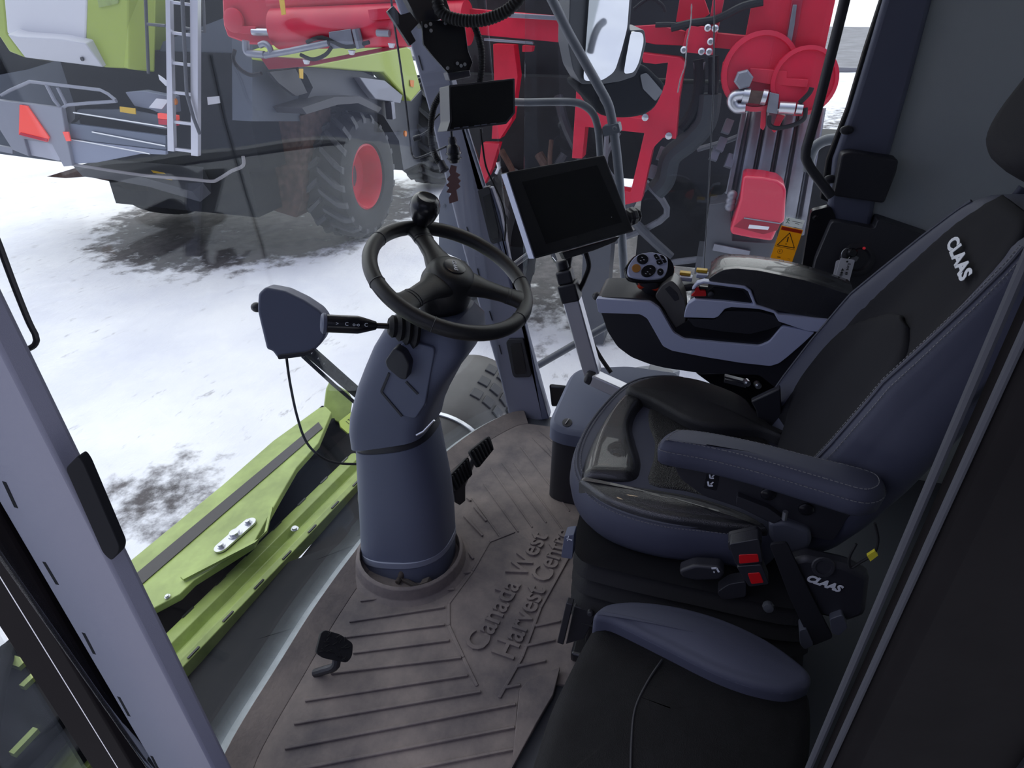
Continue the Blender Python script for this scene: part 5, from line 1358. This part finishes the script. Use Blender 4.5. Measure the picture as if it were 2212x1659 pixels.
for l in ([(965, 1088), (1050, 1105), (1060, 1112), (980, 1105)], [(1040, 1128), (1105, 1138), (1100, 1152), (1035, 1140)]): part('deck_label', S1(l), M['yellow'], .006, par=sd_, pl=((6.4, 7.5, -.74), V((-.5, 0, .85))))
b = MB(); b.tube(spline(T([(450, 1050), (900, 1120), (1200, 1145), (1350, 1160), (1400, 1145), (1480, 1095), (1555, 1060), (1555, 1000)]), 4), .022, 8); b.build('bumper_tube', pm('bumper_grey', (.25, .24, .25), .5), cb)
part('rusty_pan', S1([(300, 1130), (480, 1075), (700, 1110), (940, 1150), (950, 1225), (850, 1225), (700, 1160), (560, 1130), (420, 1140)]), M['rust'], .3, x=6.6)
# ladder
b = MB()
LX = dict(x=5.98)
for l in ([(1058, -40), (1085, -40), (1112, 970), (1072, 965)], [(1215, -40), (1265, -40), (1266, 1000), (1222, 995)]):
    b = MB(); b.slab(pts(S1(l), **LX), .06); b.build('ladder_rail', M['alu'], cb)
for y0, y1 in ((5, 22), (200, 218), (392, 410), (580, 598), (768, 785), (942, 965)):
    part('ladder_rung', S1([(1085, y0), (1225, y0+18), (1225, y0+36), (1085, y0+18)]), M['alu'], .04, x=6.0)
b = MB(); b.tube(pts(S1([(1165, -40), (1180, 300), (1195, 600), (1240, 760), (1280, 860)]), x=5.94), .022, 8); b.tube(pts(S1([(930, -40), (950, 470)]), x=6.2), .02, 8); b.tube(pts(S1([(945, 155), (1060, 165)]), x=6.1), .018, 8); b.tube(pts(S1([(1190, 180), (1310, 205), (1300, -40)]), x=6.1), .018, 8); b.build('guard_tubes', M['darkgrey'], cb)
# right hand side panels above the tyre
YS = dict(y=5.45)
part('side_panel', S2z([(340, 330), (600, 240), (1180, 160), (1235, 200), (1258, 300), (590, 425), (360, 385)]), M['lime_clean'], .25, bev=.01, **YS)
part('side_panel', S2z([(590, 428), (1240, 300), (1265, 312), (1332, 572), (1268, 648), (1200, 580), (1095, 462), (960, 455), (690, 432)]), M['lime_clean'], .25, bev=.02, **YS)
part('side_skirt', S2z([(940, 495), (1100, 515), (1215, 610), (1200, 662), (1040, 632), (990, 570)]), greyp, .12, bev=.01, y=5.48)
part('side_body', S2z([(540, 425), (690, 436), (960, 460), (1100, 520), (1215, 615), (1268, 650), (1335, 575), (1390, 760), (1400, 1010), (1220, 1090), (1190, 900), (1090, 740), (860, 640), (570, 700), (640, 560), (600, 480)]), M['darkgrey'], .4, y=5.62)
part('grille_panel', S2z([(360, 460), (530, 440), (605, 595), (530, 615), (420, 530)]), M['black'], .05, y=5.55)
part('mudguard', S2z([(570, 690), (780, 620), (940, 615), (1080, 690), (1060, 720), (930, 660), (800, 670), (600, 730)]), M['black'], .55, y=5.30)
part('side_sticker', S2z([(552, 440), (578, 440), (578, 505), (556, 500)]), M['yellow'], .01, y=5.43)
part('side_sticker', S2z([(1262, 512), (1288, 515), (1285, 558), (1265, 552)]), M['orange'], .01, y=5.43)
b = MB(); b.bar(pt(*S2z([(1130, 650)])[0], y=5.5), pt(*S2z([(1140, 760)])[0], y=5.5), .12, .12, up=(0, 1, 0)); b.build('axle_cylinder', M['galv'], cb)
b = MB(); p = pt(*S2z([(1225, 855)])[0], y=5.55); b.lathe([(.05, 0), (.05, .03), (0, .03)], p, (0, -1, 0), 12); b.build('side_reflector', M['orange'], cb)
TC = V((8.26, 5.68, -1.03))
make_tyre(cb, TC, .98, .50, .72, M['red'], 20)
make_tyre(cb, TC+V((0, 3.7, 0)), .98, .50, .72, M['red'], 20, side=1, lug=False)
b = MB(); b.bar(TC, TC+V((0, 3.7, 0)), .25, .25); b.build('axle', M['black'], cb)
make_tyre(cb, TC+V((3.6, .05, .1)), 1.06, .55, .9, M['red'], 20)
# ------------------------------------------------------------------ the red implement parked beside
ri = thing('red_implement', 'red folded farm implement with a big tube and hydraulic frames outside the right window', 'implement', (5.2, 1.8, -2.0))
def rpart(name, q, mat=None, t=.1, par=None, bev=.004, lab=None, fl_=0, **pl):
    b = MB(); p = pts(q, **(pl or dict(x=5.0)))
    if fl_: p = fillet(p, fl_, 3)
    b.slab(p, t); return b.build(name, mat or M['red'], par or ri, bevel=bev, label=lab)
Z4 = lambda l: [(1200+a*.3376, c*.3376) for a, c in l]
RM = M['red']
T0, T1 = pt(600, 62, x=5.05), pt(1010, 30, x=5.05)
T1 = V((5.05, T1.y, T0.z+.07))
b = MB(); b.tube([T0, T1], .185, 28); b.build('main_tube', RM, ri)
b = MB(); b.tube([T0+V((0, .05, .22)), T1+V((0, 0, .24))], .06, 12); b.build('upper_tube', RM, ri)
rpart('end_flange', S2z([(55, -40), (420, -40), (455, 110), (512, 265), (430, 292), (230, 285), (92, 236), (65, 160)]), RM, .35, bev=.02)
b = MB(); p = pt(*S2z([(140, 130)])[0], x=4.98); b.lathe([(.11, 0), (.11, .03), (.09, .04), (0, .04)], p, (-1, 0, 0), 20); b.build('round_boss', RM, ri)
b = MB(); p = pt(*S2z([(310, 205)])[0], x=4.97); b.tube([p+V((0, .1, 0)), p+V((0, -.14, 0))], .035, 10); b.build('flange_bolt', M['steel'], ri)
rpart('flange_rib', S2z([(140, 165), (270, 170), (275, 225), (150, 210)]), RM, .06, x=4.95)
rpart('yellow_label', S2z([(418, -20), (452, -20), (466, 92), (438, 98)]), M['yellow'], .01, x=4.86)
rpart('lower_bar', S2z([(300, 365), (560, 380), (700, 380), (1230, 275), (1235, 300), (600, 425), (355, 445)]), pm('dark_red_paint', (.28, .01, .03), .4), .12)
b = MB(); D = lambda l: pts(S2z(l), x=4.85)
b.tube(D([(330, 355), (500, 325), (620, 300), (740, 275)]), .03, 10); b.tube(spline(D([(210, 260), (215, 330), (260, 345), (330, 350)]), 4), .035, 10); b.tube(spline(D([(300, 290), (330, 280), (360, 300), (375, 345)]), 4), .03, 10)
b.build('hydraulic_pipe', M['galv'], ri)
b = MB(); b.tube([V(q) for q in spline(D([(140, 320), (130, 380), (170, 440), (240, 480), (310, 470)]), 4)], .02, 8); b.tube(spline(D([(560, 350), (640, 380), (720, 350), (760, 300)]), 4), .018, 8); b.tube(spline(D([(600, 270), (700, 240), (850, 300), (1000, 270)]), 4), .018, 8); b.build('hydraulic_hose', M['rubber'], ri)
rpart('valve_block', S2z([(740, 205), (880, 185), (905, 300), (750, 315)]), M['galv'], .15, x=4.85)
b = MB(); b.tube(D([(915, 185), (945, 310)]), .04, 10); b.tube(D([(1050, 210), (1130, 215)]), .03, 8); b.build('valve_body', M['galv'], ri)
for q in ((590, 395), (880, 335), (1135, 290)): rpart('pipe_clip', S2z([(q[0]-18, q[1]-15), (q[0]+22, q[1]-10), (q[0]+12, q[1]+18), (q[0]-8, q[1]+15)]), M['white'], .04, x=4.85)
rpart('tube_bracket', S2z([(990, 60), (1120, 50), (1140, 120), (1030, 130), (1000, 120)]), RM, .1, x=4.85)
# middle part behind the right pillar
b = MB(); b.bar(pt(900, 35, x=5.2), pt(1245, 66, x=5.2), .16, .20, up=(0, 0, 1)); b.build('cross_beam', RM, ri)
rpart('beam_edge', [(1098, 28), (1232, 36), (1232, 46), (1098, 38)], M['galv'], .05, x=5.05)
rpart('guide_strip', [(1045, 82), (1150, 90), (1152, 96), (1045, 88)], M['galv'], .04, x=5.1)
rpart('middle_post', [(1065, 95), (1110, 97), (1118, 165), (1105, 260), (1080, 300), (1062, 300), (1068, 200)], RM, .15, x=5.3)
rpart('middle_post', [(1128, 98), (1150, 100), (1148, 112), (1128, 112)], RM, .1, x=5.3)
rpart('middle_foot', [(1040, 310), (1078, 310), (1062, 365), (1045, 400), (1030, 400)], RM, .12, x=5.3)
b = MB(); b.tube(pts([(1075, 350), (1078, 362), (1072, 375)], x=5.2), .02, 8); b.build('small_shackle', M['steel'], ri)
part_b = MB(); part_b.box((6.5, 2.1, -.2), (.9, 1.6, 1.9)); part_b.box((6.6, 1.3, 1.5), (.6, 3.4, 1.5)); part_b.box((6.6, .6, .2), (.6, 2.2, 1.0)); part_b.box((6.9, -.3, -.6), (.5, 2.2, 1.6)); part_b.build('dark_chassis', pm('chassis_dark', (.012, .013, .017), .7, var=.6, vscale=2), ri)
rnd = random.Random(11)
for i in range(16):
    y0 = rnd.uniform(-.3, 2.8); z0 = rnd.uniform(-.5, .9); x0 = 5.75-rnd.uniform(0, .2)
    b = MB(); b.tube(spline([V((x0, y0, z0)), V((x0-.08, y0+rnd.uniform(-.3, .3), z0-.3)), V((x0, y0+rnd.uniform(-.5, .5), z0-rnd.uniform(.5, .9)))], 5), rnd.choice([.025, .035, .05]), 8)
    b.build('chassis_pipe', rnd.choice([M['black'], M['darkgrey'], M['rust'], M['midgrey']]), ri)
make_tyre(ri, (6.0, 2.35, -1.1), .9, .45, .5, M['darkgrey'], 18)
# upper beams with clamp plate
rpart('upper_beam', Z4([(455, 172), (640, 160), (830, 200), (820, 292), (640, 285), (450, 245)]), RM, .16)
rpart('upper_beam', Z4([(1020, 212), (1230, 232), (1225, 325), (1010, 305)]), RM, .16)
rpart('upper_beam', [(990, 30), (1232, 60), (1232, 84), (990, 58)], RM, .14, x=5.4)
cp = rpart('clamp_plate', Z4([(838, 190), (870, 165), (1010, 185), (1035, 205), (1005, 352), (805, 332)]), RM, .22, x=4.92)
for q in ((975, 178), (1022, 182), (822, 318), (935, 328), (983, 330), (993, 265)):
    b = MB(); b.lathe([(.028, 0), (.028, .02), (.016, .03), (0, .03)], pt(*Z4([q])[0], x=4.90), (-1, 0, 0), 10); b.build('bolt', M['steel'], cp)
rpart('upright', Z4([(978, 182), (1040, 186), (1085, -40), (1012, -40)]), RM, .12, x=4.98)
rpart('gusset', Z4([(770, 140), (800, -40), (940, -40), (985, 90), (900, 150)]), RM, .08, x=5.2)
b = MB(); b.tube(spline(pts(Z4([(740, 180), (860, 150), (1000, 130), (1080, 100), (1200, 40), (1330, 10)]), x=4.95), 4), .03, 8); b.tube(spline(pts(Z4([(640, 160), (760, 160), (860, 190)]), x=4.95), 4), .02, 8); b.tube(spline(pts(Z4([(500, 60), (600, -10), (680, 30), (700, 80)]), x=5.3), 4), .015, 8); b.build('hose_bundle', M['rubber'], ri)
# open frame
fo_ = Z4([(135, 540), (180, 690), (420, 745), (560, 760), (600, 690), (650, 640), (700, 540), (720, 400), (640, 410), (560, 400), (550, 340), (800, 370), (830, 400), (790, 640), (770, 890), (690, 880), (640, 930), (620, 960), (550, 1285), (440, 1312), (420, 1220), (480, 1230), (568, 852), (190, 812), (170, 1015), (105, 1012), (125, 700)])
rpart('open_frame', fo_, RM, .18, x=4.9)
b = MB()
for q in ((575, 750), (725, 868)): b.lathe([(.03, 0), (.03, .02), (0, .03)], pt(*Z4([q])[0], x=4.88), (-1, 0, 0), 10)
b.build('frame_bolts', M['steel'], ri)
rpart('frame_lettering_bar', Z4([(300, 1225), (560, 1240), (545, 1282), (440, 1310), (300, 1312)]), RM, .1, x=4.93)
b = MB(); a_ = pt(*Z4([(424, 1283)])[0], x=4.92); b.text('s', a_, (0, -1, 0), (0, 0, 1), .09, .004, bold=.03); b.build('frame_letter', M['text_white'], ri, smooth=False)
rpart('far_frame', Z4([(1070, 400), (1180, 410), (1170, 485), (1060, 465)]), RM, .1, x=5.5)
# right arm with two discs
rpart('lift_arm', Z4([(1270, -40), (1800, -40), (1740, 240), (1690, 480), (1650, 600), (1480, 590), (1180, 560), (1170, 480), (1200, 320)]), RM, .35, x=5.0)
rpart('arm_groove', Z4([(1520, -40), (1590, -40), (1530, 300), (1480, 440), (1430, 440), (1470, 250)]), pm('groove_red', (.36, .02, .05), .5), .02, x=4.985)
rpart('arm_strip', Z4([(1520, 30), (1545, 30), (1530, 160), (1480, 430), (1450, 430), (1480, 250)]), M['galv'], .05, x=4.96)
for cx, cy, r in ((1300, 460, .30), (1580, 520, .26)):
    b = MB(); p = pt(*Z4([(cx, cy)])[0], x=4.93); b.lathe([(r, 0), (r, .07), (r*.88, .08), (r*.86, .06), (0, .06)], p, (-1, -.15, .1), 36); b.build('arm_disc', RM, ri)
rpart('arm_plate', Z4([(1245, 435), (1480, 455), (1480, 500), (1620, 510), (1610, 560), (1370, 540), (1240, 520)]), RM, .06, x=4.84)
b = MB(); p = pt(*Z4([(1200, 505)])[0], x=4.82); b.lathe([(.075, 0), (.075, .05), (.06, .06), (0, .06)], p, (-1, -.1, 0), 6); b.build('big_nut', M['galv'], ri)
b = MB(); F = lambda l: pts(Z4(l), x=4.80)
b.tube(spline(F([(1215, 690), (1160, 690), (1130, 655), (1145, 615), (1210, 605)]), 5), .045, 12)
b.tube(F([(1200, 610), (1240, 615)]), .06, 12); b.tube(F([(1320, 620), (1350, 625)]), .06, 12); b.tube(F([(1430, 690), (1530, 695)]), .05, 12); b.tube(F([(1540, 695), (1580, 698)]), .042, 12)
b.build('silver_fittings', M['steel'], ri)
b = MB(); b.tube(F([(1240, 618), (1330, 625)]), .05, 12); b.build('fitting_body', M['rust'], ri)
rpart('valve_block', Z4([(1370, 590), (1432, 605), (1420, 730), (1350, 720)]), M['galv'], .15, x=4.80)
b = MB(); b.tube(spline(F([(1370, 740), (1370, 800), (1420, 820), (1520, 800), (1590, 760), (1600, 690)]), 5), .018, 8); b.tube(spline(F([(1560, 660), (1620, 600), (1640, 560)]), 4), .02, 8); b.build('hydraulic_hose', M['rubber'], ri)
rpart('hook', Z4([(1320, 650), (1350, 660), (1345, 800), (1330, 835), (1310, 820)]), RM, .06, x=4.86)
rpart('hook', Z4([(1420, 730), (1470, 740), (1420, 830), (1400, 850), (1385, 835)]), RM, .06, x=4.86)
# grey sheet metal trough
g_ = []
tl, tr_ = pt(*Z4([(1190, 720)])[0], x=5.3), pt(*Z4([(1730, 690)])[0], x=5.3)
bl_, br_ = pt(*Z4([(1010, 1640)])[0], x=5.3), pt(*Z4([(1590, 1500)])[0], x=5.3)
b = MB()
N = 48
rows = []
for t in (0, .5, 1):
    row = []
    for k in range(N+1):
        s_ = k/N; ph = (s_*5) % 1
        dep = .10 if .30 < ph < .75 else 0
        row.append(tl.lerp(bl_, t).lerp(tr_.lerp(br_, t), s_)+V((dep, 0, 0)))
    rows.append(row)
b.grid(rows); o_ = b.build('sheet_trough', M['galv'], ri, angle=20)
md = o_.modifiers.new('solid', 'SOLIDIFY'); md.thickness = .02
rpart('base_cover', Z4([(985, 1310), (1120, 1290), (1130, 1540), (1420, 1560), (1360, 1720), (930, 1720)]), M['darkgrey'], .3, x=4.75)
b = MB(); b.bar(pt(*Z4([(1010, 1580)])[0], x=4.72), pt(*Z4([(1240, 1625)])[0], x=4.72), .02, .06); b.build('base_rail', M['galv'], ri)
b = MB()
for y_ in (1250, 1285, 1320): b.ball(pt(*Z4([(1130-(y_-1250)*.2, y_)])[0], x=4.7), .045)
b.build('chain_links', M['galv'], ri)
b = MB(); b.box((5.6, -.4, -1.4), (.5, .9, 1.2)); b.box((5.6, 1.1, -1.2), (.3, .3, 1.6)); b.build('stand_legs', M['darkgrey'], ri)
# red lamp box on the trough
bx_ = Z4([(1210, 1125), (1330, 1135), (1420, 1155), (1465, 1190), (1475, 1225), (1465, 1420), (1430, 1440), (1385, 1545), (1250, 1525), (1125, 1500), (1118, 1470), (1180, 1280), (1200, 1140)])
rb_ = rpart('red_cover', bx_, pm('red_cover_paint', (.62, .02, .06), .3, coat=.3), .3, bev=.05, lab='rounded red cover with a white label', x=4.55)
rpart('cover_recess', Z4([(1205, 1395), (1440, 1430), (1420, 1475), (1330, 1500), (1140, 1450)]), pm('recess_red', (.30, .012, .03), .4), .01, par=rb_, x=4.545)
rpart('cover_label', Z4([(1240, 1438), (1370, 1452), (1360, 1472), (1232, 1462)]), M['paper'], .01, par=rb_, x=4.54)
rpart('cover_edge', Z4([(1205, 1392), (1440, 1428), (1440, 1436), (1205, 1400)]), M['galv'], .01, par=rb_, x=4.54)
# loose black hoses hanging in the middle
b = MB(); D = lambda l: pts(Z4(l), x=5.15)
b.tube(spline(D([(915, 380), (920, 520), (900, 650), (850, 760), (800, 820)]), 5), .05, 10); b.tube(spline(D([(1010, 360), (1010, 560), (980, 720), (900, 880)]), 5), .045, 10)
b.build('black_hose', M['rubber'], ri)
b = MB(); b.tube(spline(D([(990, 600), (960, 780), (860, 900), (740, 1000), (700, 1150), (640, 1220)]), 5), .10, 10); b.build('grey_hose', pm('grey_hose', (.035, .043, .05), .7), ri)
rpart('clear_bottle', Z4([(880, 400), (955, 400), (940, 515), (895, 505)]), M['galv'], .1, x=5.12)
b = MB()
for q in ((680, 985), (1100, 810), (1060, 925), (620, 1100), (1115, 1030), (1020, 985)): b.box(pt(*Z4([q])[0], x=5.3), (.06, .07, .12), Euler((.3, .4, .2)))
b.build('metal_scraps', M['galv'], ri)

# ------------------------------------------------------------------ ground: snow, dirt, road
gm, nt, bs = nodes('snow_ground'); L = nt.links
tc = nt.nodes.new('ShaderNodeTexCoord')
def N_(t, **k):
    n = nt.nodes.new(t)
    for a, v in k.items(): setattr(n, a, v)
    return n
def noise(scale, detail=6, rough=.6, vec=None):
    n = N_('ShaderNodeTexNoise'); n.inputs['Scale'].default_value = scale; n.inputs['Detail'].default_value = detail; n.inputs['Roughness'].default_value = rough
    L.new(vec or tc.outputs['Object'], n.inputs['Vector']); return n.outputs['Fac']
def math_(op, a, b=None):
    n = N_('ShaderNodeMath', operation=op)
    for i, v in enumerate((a, b)):
        if v is None: continue
        if isinstance(v, (int, float)): n.inputs[i].default_value = v
        else: L.new(v, n.inputs[i])
    return n.outputs[0]
def rng(v, a, b, c=0, d=1, sm=True):
    n = N_('ShaderNodeMapRange'); n.interpolation_type = 'SMOOTHSTEP' if sm else 'LINEAR'
    L.new(v, n.inputs['Value'])
    for k_, x in zip(('From Min', 'From Max', 'To Min', 'To Max'), (a, b, c, d)): n.inputs[k_].default_value = x
    return n.outputs['Result']
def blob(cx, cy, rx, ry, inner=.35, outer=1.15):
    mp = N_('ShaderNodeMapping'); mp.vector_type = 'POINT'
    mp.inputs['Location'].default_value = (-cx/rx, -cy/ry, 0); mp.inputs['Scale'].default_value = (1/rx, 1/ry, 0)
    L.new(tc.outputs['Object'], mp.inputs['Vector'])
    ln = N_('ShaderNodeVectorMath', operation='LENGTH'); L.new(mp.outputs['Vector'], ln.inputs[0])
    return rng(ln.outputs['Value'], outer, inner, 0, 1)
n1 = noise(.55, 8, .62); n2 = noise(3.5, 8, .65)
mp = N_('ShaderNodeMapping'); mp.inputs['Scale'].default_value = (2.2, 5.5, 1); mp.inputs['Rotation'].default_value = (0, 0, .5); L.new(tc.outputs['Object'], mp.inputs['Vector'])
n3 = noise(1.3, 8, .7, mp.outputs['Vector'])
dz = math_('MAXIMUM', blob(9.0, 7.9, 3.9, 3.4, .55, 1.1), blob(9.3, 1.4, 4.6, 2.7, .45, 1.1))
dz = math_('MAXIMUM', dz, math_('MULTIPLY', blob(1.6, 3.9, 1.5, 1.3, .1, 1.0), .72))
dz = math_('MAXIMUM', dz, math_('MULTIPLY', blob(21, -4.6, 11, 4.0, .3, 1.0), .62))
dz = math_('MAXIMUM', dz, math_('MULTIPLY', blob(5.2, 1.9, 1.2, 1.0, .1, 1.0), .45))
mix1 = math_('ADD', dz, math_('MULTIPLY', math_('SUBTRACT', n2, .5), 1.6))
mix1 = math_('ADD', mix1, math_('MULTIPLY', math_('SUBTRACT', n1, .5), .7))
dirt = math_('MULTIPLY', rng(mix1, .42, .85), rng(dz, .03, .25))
speck = math_('MULTIPLY', rng(n3, .58, .70), rng(n1, .40, .60))
speck = math_('MULTIPLY', speck, .5)
mask = math_('MAXIMUM', dirt, speck)
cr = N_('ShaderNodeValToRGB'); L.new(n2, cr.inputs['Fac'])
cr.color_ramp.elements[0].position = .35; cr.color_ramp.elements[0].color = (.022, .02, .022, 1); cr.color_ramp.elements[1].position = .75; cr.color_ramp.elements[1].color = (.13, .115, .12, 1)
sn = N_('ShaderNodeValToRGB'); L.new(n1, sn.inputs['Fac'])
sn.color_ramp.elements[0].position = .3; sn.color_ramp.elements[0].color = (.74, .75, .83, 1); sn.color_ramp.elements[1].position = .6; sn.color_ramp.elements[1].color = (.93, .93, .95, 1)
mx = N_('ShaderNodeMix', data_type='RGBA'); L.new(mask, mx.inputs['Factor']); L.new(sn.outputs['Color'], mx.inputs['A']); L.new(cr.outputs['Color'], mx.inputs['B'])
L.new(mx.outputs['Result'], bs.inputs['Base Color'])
bs.inputs['Roughness'].default_value = .75
bp = N_('ShaderNodeBump'); bp.inputs['Strength'].default_value = .5; bp.inputs['Distance'].default_value = .05
L.new(math_('ADD', n2, math_('MULTIPLY', n3, .6)), bp.inputs['Height']); L.new(bp.outputs['Normal'], bs.inputs['Normal'])
from mathutils import noise as mnoise
def gz(x, y):
    h = .035*mnoise.noise(V((x*.7, y*.7, 3.1)))+.02*mnoise.noise(V((x*2.1, y*2.1, 7.7)))
    if x > 14: h += .25*max(0, mnoise.noise(V((x*.35, y*.35, 1.3))))*min(1, (x-14)/4)
    return -2.0+h-.03
xs = [-8+k*.25 for k in range(int(30/.25))]+[22+k*1.5 for k in range(60)]
ys = [-60+k*2 for k in range(22)]+[-16+k*.25 for k in range(int(34/.25))]+[18+k*2 for k in range(40)]
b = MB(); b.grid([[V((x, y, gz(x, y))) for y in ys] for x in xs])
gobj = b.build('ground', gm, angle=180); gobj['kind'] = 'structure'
gobj.data.transform(Matrix.Translation(gobj.location)); gobj.location = (0, 0, 0)
rm_ = pm('wet_road', (.26, .26, .29), .7, var=.4, vscale=.6)
b = MB(); b.prism([V((40, -50, -1.80)), V((95, -50, -1.80)), V((95, 75, -1.80)), V((40, 75, -1.80))], (0, 0, -.2))
structure(b, 'road', rm_, label='grey cleared road across the snow')
# ------------------------------------------------------------------ light
w = bpy.data.worlds.new('overcast'); scene.world = w; w.use_nodes = True
nt = w.node_tree
bg = nt.nodes['Background']
tc = nt.nodes.new('ShaderNodeTexCoord')
dt = nt.nodes.new('ShaderNodeVectorMath'); dt.operation = 'DOT_PRODUCT'; dt.inputs[1].default_value = V((.62, .30, .72)).normalized()
rp_ = nt.nodes.new('ShaderNodeValToRGB')
nt.links.new(tc.outputs['Generated'], dt.inputs[0])
mr_ = nt.nodes.new('ShaderNodeMapRange'); mr_.inputs['From Min'].default_value = -1; mr_.inputs['From Max'].default_value = 1
nt.links.new(dt.outputs['Value'], mr_.inputs['Value']); nt.links.new(mr_.outputs['Result'], rp_.inputs['Fac']); nt.links.new(rp_.outputs['Color'], bg.inputs['Color'])
rp_.color_ramp.elements[0].position = .25; rp_.color_ramp.elements[0].color = (.025, .03, .05, 1)
rp_.color_ramp.elements[1].position = .88; rp_.color_ramp.elements[1].color = (1.0, 1.0, 1.0, 1)
el = rp_.color_ramp.elements.new(.565); el.color = (.32, .335, .475, 1)
bg.inputs['Strength'].default_value = 1.75
# small dome lamp on the headliner
lt = thing('dome_lamp', 'small dome lamp on the headliner', 'lamp', (.25, .35, TOP-.02))
b = MB(); b.lathe([(.07, 0), (.07, -.008), (.055, -.014)], (.25, .35, TOP), (0, 0, 1), 24); b.build('lamp_base', M['silver'], lt)
b = MB(); b.lathe([(.055, -.012), (.05, -.022), (.03, -.028), (0, -.03)], (.25, .35, TOP), (0, 0, 1), 24); b.build('lamp_lens', pm('lamp_lens', (.9, .85, .75), .4, emit=((1, .75, .5), 7)), lt)
vs = scene.view_settings
vs.view_transform = 'Standard'; vs.look = 'None'; vs.gamma = 1; vs.use_curve_mapping = False
vs.exposure = .36
cy = scene.cycles
cy.use_denoising = True
cy.max_bounces = 10; cy.transparent_max_bounces = 24; cy.diffuse_bounces = 5; cy.glossy_bounces = 5
cy.sample_clamp_indirect = 6
cy.caustics_reflective = False; cy.caustics_refractive = False
